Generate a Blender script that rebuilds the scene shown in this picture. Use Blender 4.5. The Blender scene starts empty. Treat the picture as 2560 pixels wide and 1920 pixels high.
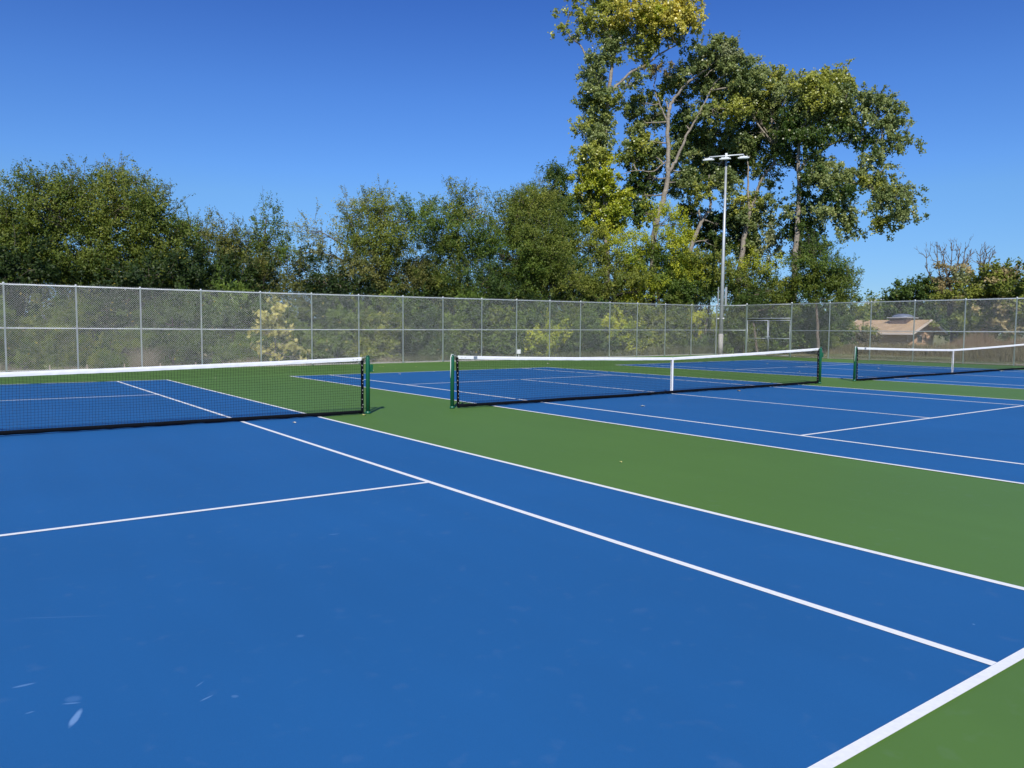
import bpy, math, random
import numpy as np
from mathutils import Vector, Matrix

scene = bpy.context.scene
COL = scene.collection
R = math.radians
# ------------------------------------------------------------------ camera
CAM = np.array([0.0493, -13.4274, 1.6055]); YAW, PIT, ROL, FPX = 0.6301, -0.0696, 0.0079, 1945.4
_F = np.array([math.sin(YAW)*math.cos(PIT), math.cos(YAW)*math.cos(PIT), math.sin(PIT)])
_R = np.cross(_F, [0, 0, 1.]); _R /= np.linalg.norm(_R); _U = np.cross(_R, _F)
_R2 = _R*math.cos(ROL)+_U*math.sin(ROL); _U2 = -_R*math.sin(ROL)+_U*math.cos(ROL)
cam = bpy.data.cameras.new('camera'); co = bpy.data.objects.new('camera', cam); COL.objects.link(co)
cam.sensor_width = 36; cam.lens = 36*FPX/2560; cam.clip_end = 6000; cam.clip_start = .05
M = Matrix.Identity(4)
for i in range(3):
    M[i][0] = _R2[i]; M[i][1] = _U2[i]; M[i][2] = -_F[i]; M[i][3] = CAM[i]
co.matrix_world = M; scene.camera = co
# ------------------------------------------------------------------ sky and sun
SUN_EL = 38.5; SUN_AZ = 218.0            # degrees, azimuth clockwise from +Y
w = bpy.data.worlds.new('World'); scene.world = w; w.use_nodes = True
nt = w.node_tree; bg = nt.nodes['Background']
sky = nt.nodes.new('ShaderNodeTexSky'); sky.sky_type = 'NISHITA'; sky.sun_disc = False
sky.sun_elevation = R(SUN_EL); sky.sun_rotation = R(SUN_AZ)
sky.altitude = 200; sky.air_density = 1.0; sky.dust_density = 0.0; sky.ozone_density = 8.0
# clearer, bluer autumn air than the model's: weights per height above the horizon
tcw = nt.nodes.new('ShaderNodeTexCoord'); sx_ = nt.nodes.new('ShaderNodeSeparateXYZ'); rw = nt.nodes.new('ShaderNodeValToRGB')
nt.links.new(tcw.outputs['Generated'], sx_.inputs[0]); nt.links.new(sx_.outputs[2], rw.inputs[0])
el = rw.color_ramp.elements; el[0].position = 0; el[0].color = (.44, .55, .72, 1); el[1].position = 1; el[1].color = (.60, .72, .92, 1)
for p_, c_ in ((.052, (.49, .61, .77, 1)), (.16, (.61, .76, .89, 1)), (.19, (.585, .76, .97, 1)), (.276, (.50, .70, 1.0, 1)), (.38, (.37, .57, .94, 1)), (.6, (.45, .62, .92, 1))): q_ = el.new(p_); q_.color = c_
mw = nt.nodes.new('ShaderNodeMix'); mw.data_type = 'RGBA'; mw.blend_type = 'MULTIPLY'; mw.inputs[0].default_value = 1
nt.links.new(sky.outputs[0], mw.inputs[6]); nt.links.new(rw.outputs[0], mw.inputs[7])
nt.links.new(mw.outputs[2], bg.inputs[0])
bg.inputs[1].default_value = 0.132
sl = bpy.data.lights.new('sun', 'SUN'); sl.energy = 4.9; sl.angle = R(.5); sl.color = (1, .95, .87)
so = bpy.data.objects.new('sun', sl); COL.objects.link(so)
sd = Vector((math.sin(R(SUN_AZ))*math.cos(R(SUN_EL)), math.cos(R(SUN_AZ))*math.cos(R(SUN_EL)), math.sin(R(SUN_EL))))
so.rotation_euler = sd.to_track_quat('Z', 'Y').to_euler(); so.location = (0, -20, 30)
scene.view_settings.view_transform = 'Standard'; scene.view_settings.look = 'None'
scene.view_settings.exposure = 0.0; scene.view_settings.gamma = 1

# ------------------------------------------------------------------ helpers
def ray(u, v): return _F+_R2*(u-1280)/FPX-_U2*(v-960)/FPX
def at(u, v, D):
    "point seen at (u,v) of the 2560 px photograph, D metres away along the ground"
    r = ray(u, v); return CAM+r*D/math.hypot(r[0], r[1])
def pxm(D): return D/FPX                       # metres per photo pixel at distance D
def gz(x): return 0.0054*max(0.0, x-10)        # the courts rise very slightly to the right

def tag(o, label=None, cat=None, group=None, kind=None):
    if label: o['label'] = label
    if cat: o['category'] = cat
    if group: o['group'] = group
    if kind: o['kind'] = kind
    return o
def empty(name, loc=(0, 0, 0), rz=0):
    o = bpy.data.objects.new(name, None); COL.objects.link(o); o.location = loc; o.rotation_euler.z = rz
    o.empty_display_size = .2
    return o
class MB:
    def __init__(s): s.v = []; s.f = []; s.n = 0; s.sm = []
    def add(s, V, Fc, smooth=False):
        V = np.asarray(V, float); s.v.append(V)
        for f in Fc: s.f.append([i+s.n for i in f]); s.sm.append(smooth)
        s.n += len(V)
    def box(s, c, d, rz=0, rx=0, ry=0, tp=1.0):
        V = np.array([[x, y, z] for z in (-.5, .5) for y in (-.5, .5) for x in (-.5, .5)])
        V[4:, :2] *= tp
        V = V*np.array(d)
        m = np.array(Matrix.Rotation(rz, 3, 'Z') @ Matrix.Rotation(ry, 3, 'Y') @ Matrix.Rotation(rx, 3, 'X'))
        V = V@m.T+np.array(c)
        s.add(V, [(0, 2, 3, 1), (4, 5, 7, 6), (0, 1, 5, 4), (2, 6, 7, 3), (0, 4, 6, 2), (1, 3, 7, 5)])
    def tube(s, pts, rad, n=8, caps=True, smooth=True):
        P = np.asarray(pts, float); k = len(P)
        rad = np.full(k, rad) if np.isscalar(rad) else np.asarray(rad, float)
        T = np.gradient(P, axis=0); T /= np.linalg.norm(T, axis=1)[:, None]+1e-12
        ref = np.array([0, 0, 1.]) if abs(T[0][2]) < .9 else np.array([1., 0, 0])
        a = np.cross(T, ref); a /= np.linalg.norm(a, axis=1)[:, None]+1e-12; b = np.cross(T, a)
        th = np.arange(n)*2*math.pi/n
        V = (P[:, None, :]+rad[:, None, None]*(np.cos(th)[None, :, None]*a[:, None, :]+np.sin(th)[None, :, None]*b[:, None, :])).reshape(-1, 3)
        Fc = [(i*n+j, i*n+(j+1) % n, (i+1)*n+(j+1) % n, (i+1)*n+j) for i in range(k-1) for j in range(n)]
        if caps: Fc += [tuple(range(n))[::-1], tuple(range((k-1)*n, k*n))]
        s.add(V, Fc, smooth)
    def lathe(s, prof, c, n=20):          # profile (r,z)
        P = [(c[0], c[1], c[2]+z) for r, z in prof]
        th = np.arange(n)*2*math.pi/n
        V = np.array([[c[0]+r*math.cos(t), c[1]+r*math.sin(t), c[2]+z] for r, z in prof for t in th]); k = len(prof)
        Fc = [(i*n+j, i*n+(j+1) % n, (i+1)*n+(j+1) % n, (i+1)*n+j) for i in range(k-1) for j in range(n)]
        Fc += [tuple(range(n))[::-1], tuple(range((k-1)*n, k*n))]
        s.add(V, Fc, True)
    def build(s, name, mat, parent=None):
        me = bpy.data.meshes.new(name)
        me.from_pydata(np.concatenate(s.v).tolist(), [], s.f); me.polygons.foreach_set('use_smooth', s.sm)
        me.materials.append(mat); me.update()
        o = bpy.data.objects.new(name, me); COL.objects.link(o)
        if parent is not None:
            o.parent = parent
        return o
def smooth_by_angle(o, a=40):
    me = o.data; me.polygons.foreach_set('use_smooth', [True]*len(me.polygons))
    me.set_sharp_from_angle(angle=R(a))

def mat(name, col, rough=.6, metal=0, spec=.5, noise=None, bump=None, coat=0):
    m = bpy.data.materials.new(name); m.use_nodes = True; t = m.node_tree; b = t.nodes['Principled BSDF']
    b.inputs['Base Color'].default_value = (*col, 1); b.inputs['Roughness'].default_value = rough
    b.inputs['Metallic'].default_value = metal; b.inputs['Specular IOR Level'].default_value = spec
    b.inputs['Coat Weight'].default_value = coat
    tc = t.nodes.new('ShaderNodeTexCoord')
    if noise:                 # (scale, amount, detail): brightness mottling of the thing itself
        nz = t.nodes.new('ShaderNodeTexNoise'); nz.inputs['Scale'].default_value = noise[0]; nz.inputs['Detail'].default_value = 6
        t.links.new(tc.outputs['Object'], nz.inputs['Vector'])
        mx = t.nodes.new('ShaderNodeMix'); mx.data_type = 'RGBA'
        a = noise[1]; c2 = noise[2] if len(noise) > 2 else tuple(min(1, c*(1+a)) for c in col)
        mx.inputs[6].default_value = (*[c*(1-a) for c in col], 1); mx.inputs[7].default_value = (*c2, 1)
        rp = t.nodes.new('ShaderNodeMapRange'); rp.inputs[1].default_value = .3; rp.inputs[2].default_value = .7
        t.links.new(nz.outputs[0], rp.inputs[0]); t.links.new(rp.outputs[0], mx.inputs[0]); t.links.new(mx.outputs[2], b.inputs['Base Color'])
    if bump:
        nz = t.nodes.new('ShaderNodeTexNoise'); nz.inputs['Scale'].default_value = bump[0]; nz.inputs['Detail'].default_value = 5
        t.links.new(tc.outputs['Object'], nz.inputs['Vector'])
        bp = t.nodes.new('ShaderNodeBump'); bp.inputs['Strength'].default_value = bump[1]; bp.inputs['Distance'].default_value = bump[2] if len(bump) > 2 else .01
        t.links.new(nz.outputs[0], bp.inputs['Height']); t.links.new(bp.outputs[0], b.inputs['Normal'])
    return m

def court_mat(name, col, scuffs=()):
    "acrylic sports paint: sand grain, wide faint roller mottling, a few pale scuffs"
    m = bpy.data.materials.new(name); m.use_nodes = True; t = m.node_tree; b = t.nodes['Principled BSDF']; L = t.links
    b.inputs['Roughness'].default_value = .6; b.inputs['Specular IOR Level'].default_value = .26
    tc = t.nodes.new('ShaderNodeTexCoord')
    def nz(scale, det=4, vec=None):
        n = t.nodes.new('ShaderNodeTexNoise'); n.inputs['Scale'].default_value = scale; n.inputs['Detail'].default_value = det
        L.new(vec or tc.outputs['Object'], n.inputs['Vector']); return n.outputs[0]
    def rng(x, a, b_, c, d):
        n = t.nodes.new('ShaderNodeMapRange'); n.inputs[1].default_value = a; n.inputs[2].default_value = b_
        n.inputs[3].default_value = c; n.inputs[4].default_value = d; L.new(x, n.inputs[0]); return n.outputs[0]
    def mth(op, x, y):
        n = t.nodes.new('ShaderNodeMath'); n.operation = op
        for i, q in enumerate((x, y)):
            if isinstance(q, (int, float)): n.inputs[i].default_value = q
            else: L.new(q, n.inputs[i])
        return n.outputs[0]
    mp = t.nodes.new('ShaderNodeMapping'); mp.inputs['Scale'].default_value = (1.6, .12, 1); L.new(tc.outputs['Object'], mp.inputs[0])
    big = rng(nz(.35, 3), .3, .7, .955, 1.045)
    str_ = rng(nz(1.3, 3, mp.outputs[0]), .3, .7, .975, 1.025)
    grain = rng(nz(420, 2), .3, .7, .90, 1.10)
    k = mth('MULTIPLY', mth('MULTIPLY', big, str_), grain)
    vm = t.nodes.new('ShaderNodeVectorMath'); vm.operation = 'SCALE'; vm.inputs[0].default_value = col; L.new(k, vm.inputs['Scale'])
    cur = vm.outputs[0]
    def over(cur, fac, c2):
        mx = t.nodes.new('ShaderNodeMix'); mx.data_type = 'RGBA'; L.new(fac, mx.inputs[0]); L.new(cur, mx.inputs[6]); mx.inputs[7].default_value = (*c2, 1)
        return mx.outputs[2]
    dust = rng(nz(7, 8), .60, .82, 0, .07)
    cur = over(cur, dust, (.35, .42, .5))
    for (x, y, ang, lx, ly, a) in scuffs:
        q = t.nodes.new('ShaderNodeMapping'); q.vector_type = 'TEXTURE'
        q.inputs['Location'].default_value = (x, y, 0); q.inputs['Rotation'].default_value = (0, 0, ang); q.inputs['Scale'].default_value = (lx, ly, 1)
        L.new(tc.outputs['Object'], q.inputs[0])
        ln = t.nodes.new('ShaderNodeVectorMath'); ln.operation = 'LENGTH'; L.new(q.outputs[0], ln.inputs[0])
        d = mth('ADD', ln.outputs['Value'], rng(nz(14, 3), 0, 1, -.35, .35))
        f = rng(d, 1.05, .55, 0, a)
        cur = over(cur, f, (.26, .45, .75))
    L.new(cur, b.inputs['Base Color'])
    bp = t.nodes.new('ShaderNodeBump'); bp.inputs['Strength'].default_value = .35; bp.inputs['Distance'].default_value = .002
    L.new(nz(260, 3), bp.inputs['Height']); L.new(bp.outputs[0], b.inputs['Normal'])
    return m

def leaf_mat(name, rough=.42, spec=.45, trans=.25):
    m = bpy.data.materials.new(name); m.use_nodes = True; t = m.node_tree; b = t.nodes['Principled BSDF']; L = t.links
    at_ = t.nodes.new('ShaderNodeAttribute'); at_.attribute_name = 'tint'
    L.new(at_.outputs['Color'], b.inputs['Base Color'])
    b.inputs['Roughness'].default_value = rough; b.inputs['Specular IOR Level'].default_value = spec
    tr = t.nodes.new('ShaderNodeBsdfTranslucent'); 
    hs = t.nodes.new('ShaderNodeHueSaturation'); hs.inputs['Value'].default_value = 1.5; hs.inputs['Saturation'].default_value = 1.1
    L.new(at_.outputs['Color'], hs.inputs['Color']); L.new(hs.outputs[0], tr.inputs[0])
    mx = t.nodes.new('ShaderNodeMixShader'); mx.inputs[0].default_value = trans
    L.new(b.outputs[0], mx.inputs[1]); L.new(tr.outputs[0], mx.inputs[2])
    L.new(mx.outputs[0], t.nodes['Material Output'].inputs[0])
    return m

BLUE = (.0162, .117, .318); GREEN = (.092, .192, .038)
m_green = court_mat('green_acrylic', GREEN)
def _g(u, v):
    r = ray(u, v); t_ = -CAM[2]/r[2]; return CAM+r*t_
def _sc(u0, v0, u1, v1, wid, a):
    p, q = _g(u0, v0), _g(u1, v1); c = (p+q)/2; d = q-p
    return (c[0], c[1], math.atan2(d[1], d[0]), math.hypot(d[0], d[1])/2, wid, a)
SC = [_sc(172, 1824, 205, 1770, .016, .55), _sc(28, 1722, 92, 1708, .012, .3), _sc(60, 1787, 88, 1779, .007, .25),
      _sc(150, 1762, 204, 1758, .008, .3), _sc(165, 1745, 200, 1752, .035, .12), _sc(500, 1755, 535, 1738, .006, .3),
      _sc(578, 1741, 596, 1744, .014, .18), _sc(488, 1720, 510, 1704, .005, .22), _sc(20, 1548, 280, 1540, .006, .12),
      _sc(740, 1592, 762, 1590, .02, .14), _sc(820, 1338, 850, 1335, .012, .25), _sc(2430, 1561, 2438, 1563, .008, .4)]
m_blue = court_mat('blue_acrylic', BLUE); m_blue2 = court_mat('blue_acrylic_scuffed', BLUE, SC)
m_white = mat('line_paint', (.85, .86, .85), .6, spec=.3, noise=(40, .05), bump=(300, .2, .002))
m_galv = mat('galvanised_steel', (.66, .69, .70), .45, .15, noise=(25, .08), bump=(60, .1, .002))
m_pole = mat('weathered_steel', (.42, .45, .47), .45, .3, noise=(3, .1))
m_wire = mat('galvanised_wire', (.86, .88, .87), .36, .6)
m_pgreen = mat('green_powder_coat', (.005, .095, .045), .34, spec=.5, coat=.2, noise=(30, .06))
m_black = mat('black_net_cord', (.008, .009, .012), .7)
m_vinyl = mat('black_vinyl', (.004, .005, .008), .85, spec=.08, noise=(60, .3), bump=(30, .5, .01))
m_band = mat('white_vinyl', (.80, .80, .80), .45, noise=(9, .04), bump=(14, .5, .02))
m_strap = mat('white_webbing', (.8, .8, .79), .7, bump=(200, .3, .003))
m_conc = mat('concrete', (.42, .40, .36), .9, noise=(12, .15), bump=(40, .4, .01))
m_rust = mat('dark_steel', (.05, .05, .05), .5, .6)
m_grey = mat('grey_label', (.18, .22, .27), .5)
m_bark = mat('pale_bark', (.27, .235, .19), .9, noise=(3, .25), bump=(7, 1, .08))
m_bark2 = mat('grey_brown_bark', (.13, .105, .08), .9, noise=(4, .3), bump=(9, 1, .05))
m_leaf = leaf_mat('small_leaves', .5, .28, .3); m_pop = leaf_mat('glossy_round_leaves', .36, .45, .3)
m_dry = leaf_mat('dry_stalks', .8, .1, .2)

# ------------------------------------------------------------------ ground
def sstep(x, a, b):
    t_ = np.clip((x-a)/(b-a), 0, 1); return t_*t_*(3-2*t_)
def terrain_z(x, y):
    x = np.asarray(x, float); y = np.asarray(y, float)
    b = .0054*np.clip(x-10, 0, 35)-.09
    b = b-.28*sstep(y, 18.9, 20.2)*(1-sstep(x, 30, 38))
    b = b-1.45*sstep(x, 50, 76)
    b = b+.05*np.sin(x*.7+y*.3)*sstep(np.maximum(x-40, y-20), 0, 4)+.06*np.sin(y*.5-x*.23)*sstep(np.maximum(x-42, y-21), 0, 4)
    return b
xs = np.concatenate([[-4000, -1500, -600, -250, -120, -70], np.arange(-40, 130, 1.5), [140, 160, 200, 280, 450, 900, 2000, 4000]])
ys = np.concatenate([[-4000, -1500, -600, -250, -120, -70], np.arange(-44, 100, 1.5), [110, 130, 170, 250, 450, 900, 2000, 4000]])
X, Y = np.meshgrid(xs, ys); Z = terrain_z(X, Y)
V = np.stack([X, Y, Z], -1).reshape(-1, 3); nx = len(xs)
mb = MB(); mb.add(V, [(j*nx+i, j*nx+i+1, (j+1)*nx+i+1, (j+1)*nx+i) for j in range(len(ys)-1) for i in range(nx-1)], True)
mg = bpy.data.materials.new('mown_grass'); mg.use_nodes = True; t = mg.node_tree; b = t.nodes['Principled BSDF']; b.inputs['Roughness'].default_value = .95; b.inputs['Specular IOR Level'].default_value = .1
tc = t.nodes.new('ShaderNodeTexCoord')
cr = t.nodes.new('ShaderNodeValToRGB'); n1 = t.nodes.new('ShaderNodeTexNoise'); n1.inputs['Scale'].default_value = .55; n1.inputs['Detail'].default_value = 9; n1.inputs['Roughness'].default_value = .7
t.links.new(tc.outputs['Object'], n1.inputs['Vector']); t.links.new(n1.outputs[0], cr.inputs[0]); t.links.new(cr.outputs[0], b.inputs['Base Color'])
e = cr.color_ramp.elements; e[0].position = .36; e[0].color = (.10, .13, .04, 1); e[1].position = .62; e[1].color = (.33, .27, .16, 1)
x_ = cr.color_ramp.elements.new(.5); x_.color = (.19, .19, .075, 1)
n2 = t.nodes.new('ShaderNodeTexNoise'); n2.inputs['Scale'].default_value = 12; n2.inputs['Detail'].default_value = 6; t.links.new(tc.outputs['Object'], n2.inputs['Vector'])
bp = t.nodes.new('ShaderNodeBump'); bp.inputs['Strength'].default_value = .9; bp.inputs['Distance'].default_value = .08; t.links.new(n2.outputs[0], bp.inputs['Height']); t.links.new(bp.outputs[0], b.inputs['Normal'])
tag(mb.build('ground', mg), kind='structure')

def sheet(mb, x0, x1, y0, y1, z):
    "flat rectangle following the fall of the courts"
    xx = [x0]+([10.0] if x0 < 10 < x1 else [])+[x1]
    for a, b_ in zip(xx, xx[1:]):
        mb.add([(a, y0, gz(a)+z), (b_, y0, gz(b_)+z), (b_, y1, gz(b_)+z), (a, y1, gz(a)+z)], [(0, 1, 2, 3)])
FX, FY = 39.12, 18.5
mb = MB(); sheet(mb, -12, FX+.12, -21, FY+.12, 0)
for (a, b_) in (((-12, FY+.12), (10, FY+.12)), ((10, FY+.12), (FX+.12, FY+.12)), ((FX+.12, FY+.12), (FX+.12, -21)), ((10, -21), (-12, -21)), ((-12, -21), (-12, FY+.12))):
    za, zb = gz(a[0]), gz(b_[0]); mb.add([(a[0], a[1], za), (a[0], a[1], za-.35), (b_[0], b_[1], zb-.35), (b_[0], b_[1], zb)], [(0, 1, 2, 3)])
tag(mb.build('court_surround', m_green), kind='structure')
# pale gravel / concrete strip under the fence
mb = MB()
mb.box((10-11+.0, FY+.30, -.02), (22, .35, .10)); 
for i in range(20):
    x0 = 10+i*1.4725; mb.add([(x0, FY+.125, gz(x0)+.03), (x0+1.4725, FY+.125, gz(x0+1.4725)+.03), (x0+1.4725, FY+.475, gz(x0)+.03), (x0, FY+.475, gz(x0)+.03), (x0, FY+.125, gz(x0)-.3), (x0+1.4725, FY+.125, gz(x0)-.3)], [(0, 1, 2, 3), (4, 5, 1, 0)])
for i in range(20):
    y0 = FY+.475-i*1.4; z = gz(FX)+.025
    mb.add([(FX+.125, y0, z), (FX+.125, y0-1.4, z), (FX+.42, y0-1.4, z), (FX+.42, y0, z)], [(0, 1, 2, 3)])
tag(mb.build('gravel_strip', mat('pale_gravel', (.46, .43, .38), .95, noise=(30, .3), bump=(60, 1, .02))), kind='structure')

L_, S_, D_, G_ = 11.885, 6.40, 5.485, 4.115
CXS = [0.0, 14.820, 29.6726]
LINE = m_white
for ci, cx in enumerate(CXS):
    mb = MB(); sheet(mb, cx-D_, cx+D_, -L_, L_, .003)
    o = mb.build('court_playing_surface', m_blue2 if ci == 0 else m_blue); tag(o, kind='structure')
    mb = MB(); z = .006; hwid = .031 if ci == 0 else .035
    yb = -L_ if ci else -11.9
    for s in (-1, 1):
        sheet(mb, cx+s*D_-hwid, cx+s*D_+hwid, yb, L_, z)
        sheet(mb, cx+s*G_-hwid, cx+s*G_+hwid, yb+.056, L_-.063, z)
        a, b_ = sorted((s*S_-.03, s*S_+.03)); sheet(mb, cx-G_+hwid, cx+G_-hwid, a, b_, z)
    for (a, b_) in ((yb, yb+.055), (L_-.062, L_)): sheet(mb, cx-D_+hwid, cx+D_-hwid, a, b_, z)
    sheet(mb, cx-.03, cx+.03, -S_+.031, S_-.031, z)
    sheet(mb, cx-.025, cx+.025, yb+.056, yb+.156, z); sheet(mb, cx-.025, cx+.025, L_-.156, L_-.063, z)
    tag(mb.build('court_line', LINE), kind='structure')

# ------------------------------------------------------------------ tennis nets
PO = D_+.9927
def tennis_net(cx, label, seed):
    rg = np.random.default_rng(seed)
    root = empty('tennis_net', (cx, 0, gz(cx))); tag(root, label, 'tennis net', 'tennis nets across the courts')
    zo = lambda x: gz(cx+x)-gz(cx)
    for s in (-1, 1):
        x = s*PO; z0 = zo(x)
        mb = MB(); mb.lathe([(.040, 0), (.040, 1.045), (.036, 1.062), (.022, 1.075), (.004, 1.079)], (x, 0, z0), 20)
        p = mb.build('post', m_pgreen, root)
        mb = MB(); mb.lathe([(.052, .004), (.052, .02), (.046, .045), (.041, .05)], (x, 0, z0), 20); mb.build('base_collar', m_pgreen, p)
        mb = MB(); mb.box((x, 0, z0+1.083), (.07, .018, .022)); mb.tube([(x, -.012, z0+1.09), (x, .012, z0+1.09)], .018, 12); mb.build('pulley', m_pgreen, p)
        if s > 0:
            mb = MB(); mb.box((x+.062, 0, z0+.86), (.055, .085, .14), tp=1.0)
            o = mb.build('winch', m_pgreen, p); smooth_by_angle(o)
            bv = o.modifiers.new('b', 'BEVEL'); bv.width = .006; bv.segments = 2
            mb = MB(); mb.tube([(x+.092, -.03, z0+.82), (x+.10, -.03, z0+.82)], .008, 8); mb.build('bolt', m_galv, o)
        else:
            mb = MB(); mb.tube([(x+.03, -.01, z0+1.085), (x, -.012, z0+1.097), (x-.03, -.014, z0+1.09), (x-.049, -.018, z0+1.04), (x-.051, -.02, z0+.85), (x-.055, -.02, z0+.63)], .007, 6); mb.build('cable_tail', m_strap, p)
    W = PO-.13
    xs_ = np.linspace(-W, W, 141)
    def top(x): 
        a = np.abs(x)/PO; return .914+.156*(.72*a+.28*a*a)
    bulge_f = np.interp(xs_, np.linspace(-W, W, 9), rg.uniform(-.08, .02, 9)); bulge_f[0] = bulge_f[-1] = 0
    bot_f = .028+.02*np.interp(xs_, np.linspace(-W, W, 8), rg.uniform(0, 1, 8))
    def yb(x, h):       # net plane: hangs straight, kicked a little toward the viewer near its foot
        return np.interp(x, xs_, bulge_f)*(1-h)**2
    # netting
    mb = MB(); sp = .0445; r = .0019
    nvert = int(2*W/sp); ph = rg.uniform(0, 6.28, 4)
    lv = np.linspace(0, 1, 6)
    for i in range(nvert+1):
        x = -W+i*2*W/nvert
        tz = top(x)-.03; bz = np.interp(x, xs_, bot_f)
        zz = bz+(tz-bz)*lv
        xx_ = x+.006*np.sin(lv*5+x*1.7+ph[0])+.004*np.sin(lv*9-x*2.3+ph[1])+rg.uniform(-.003, .003)
        mb.tube(np.stack([xx_, yb(x, lv), zz+zo(x)], 1), r, 3, False, False)
    hs_ = np.linspace(0, 1, 22)
    for h in hs_:
        X_ = xs_; tz = top(X_)-.03
        zz = bot_f+(tz-bot_f)*h+.003*np.sin(X_*2.1+h*9+ph[2])
        for a in range(0, 140, 10):
            sl_ = slice(a, min(a+11, 141))
            mb.tube(np.stack([X_[sl_], yb(X_[sl_], h)+.003, (zz+np.array([zo(q) for q in X_]))[sl_]], 1), r*1.05, 3, False, False)
        if h > .78:
            zz2 = zz+.018
            mb.tube(np.stack([X_, yb(X_, h)+.006, zz2+np.array([zo(q) for q in X_])], 1), r, 3, False, False)
    mb.build('netting', m_black, root)
    # headband: folded over the cable
    def band(z_of, hgt, th, name, m, ypos=lambda x: 0*x, n=141, wr=.0):
        xs2 = np.linspace(-W, W, n); prof = [(-th/2, 0), (-th/2-.002, .5), (-th/2+.002, .93), (0, 1), (th/2-.002, .93), (th/2+.002, .5), (th/2, 0)]
        V = []; wob = rg.uniform(-1, 1, (n, len(prof)))*wr
        for i, x in enumerate(xs2):
            zt = z_of(x)+zo(x)
            for j, (y, hh) in enumerate(prof): V.append((x, float(ypos(x))+y+wob[i, j]*.6, zt-hgt*(1-hh)+(wob[i, j] if hh < .1 else 0)))
        k = len(prof); Fc = [(i*k+j, i*k+j+1, (i+1)*k+j+1, (i+1)*k+j) for i in range(n-1) for j in range(k-1)]+[(i*k+k-1, i*k, (i+1)*k, (i+1)*k+k-1) for i in range(n-1)]
        Fc += [tuple(range(k))[::-1], tuple(range((n-1)*k, n*k))]
        mb = MB(); mb.add(V, Fc, name != 'headband'); return mb.build(name, m, root)
    hb = band(lambda x: float(top(x))+.006, .068, .011, 'headband', m_band, wr=.0022)
    mb = MB(); mb.tube([(-PO, 0, top(PO)+.018+zo(-PO)), (-W, 0, top(W)-.012+zo(-W))], .004, 6); mb.build('cable', m_galv, root); mb = MB(); mb.tube([(PO, 0, top(PO)+.018+zo(PO)), (W, 0, top(W)-.012+zo(W))], .004, 6); mb.build('cable', m_galv, root)
    if True:
        mb = MB(); x = -W+.42; mb.box((x, -.0165, top(x)-.024+zo(x)), (.085, .004, .05)); mb.box((x, -.0185, top(x)-.012+zo(x)), (.086, .003, .012)); mb.build('band_label', m_grey, hb)
        for s in (-1, 1):
            for q in (.09, .17): mb = MB(); mb.tube([(s*(W-q), -.0165, top(W)-.035+zo(s*W)), (s*(W-q), -.0125, top(W)-.035+zo(s*W))], .006, 8); mb.build('grommet', m_rust, hb)
    band(lambda x: float(np.interp(x, xs_, bot_f))+.044, .062, .034, 'bottom_band', m_vinyl, ypos=lambda x: yb(x, 0), wr=.004)
    for s in (-1, 1):
        lean = .03 if s < 0 else 0
        mb = MB(); zt = top(W)-.03
        P0 = np.array([s*(W+.015), 0, zt+zo(s*W)]); P1 = np.array([s*(W+.015)-s*lean, 0, .02+zo(s*W)])
        n = 14; V = []
        for i in range(n+1):
            c = P0+(P1-P0)*i/n
            for (a, b_) in ((-.026, -.008), (.026, -.009), (.026, .008), (-.026, .009)): V.append((c[0]+a+rg.uniform(-.002, .002), c[1]+b_+rg.uniform(-.002, .002), c[2]))
        mb.add(V, [(i*4+j, i*4+(j+1) % 4, (i+1)*4+(j+1) % 4, (i+1)*4+j) for i in range(n) for j in range(4)]+[(0, 3, 2, 1), (n*4, n*4+1, n*4+2, n*4+3)], False)
        sb = mb.build('side_band', m_vinyl, root)
        for i in range(11):
            mb = MB(); c = P0+(P1-P0)*(i+.3+rg.uniform(-.2, .4))/11.5; mb.box((c[0]+rg.uniform(-.012, .012), -.011, c[2]), (.006, .004, rg.uniform(.01, .02)), ry=rg.uniform(-.5, 1.2)); mb.build('white_tie', m_strap, sb)
        mb = MB()
        px = s*(PO-.042); pts = []
        for i in range(17):
            h = .12+.86*i/16; pts.append(((px if i % 2 else s*(W+.03)), .0, zo(px)+h*1.03))
        mb.tube(pts, .0022, 4)
        mb.build('lacing_cord', m_black, root)
    mb = MB(); mb.box((0, -.020, (.914-.02)/2), (.052, .004, .93)); mb.box((0, .020, (.914-.02)/2), (.052, .004, .93)); mb.box((0, 0, .926), (.052, .046, .004)); mb.box((0, 0, .05), (.03, .05, .05))
    mb.build('centre_strap', m_strap, root)
    return root
tennis_net(CXS[0], 'nearest tennis net, running out of the left of the frame from its green winch post', 1)
tennis_net(CXS[1], 'black tennis net across the middle court, seen whole between two green posts', 2)
tennis_net(CXS[2], 'farthest tennis net, its right end cut off by the right edge of the photo', 3)

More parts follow.
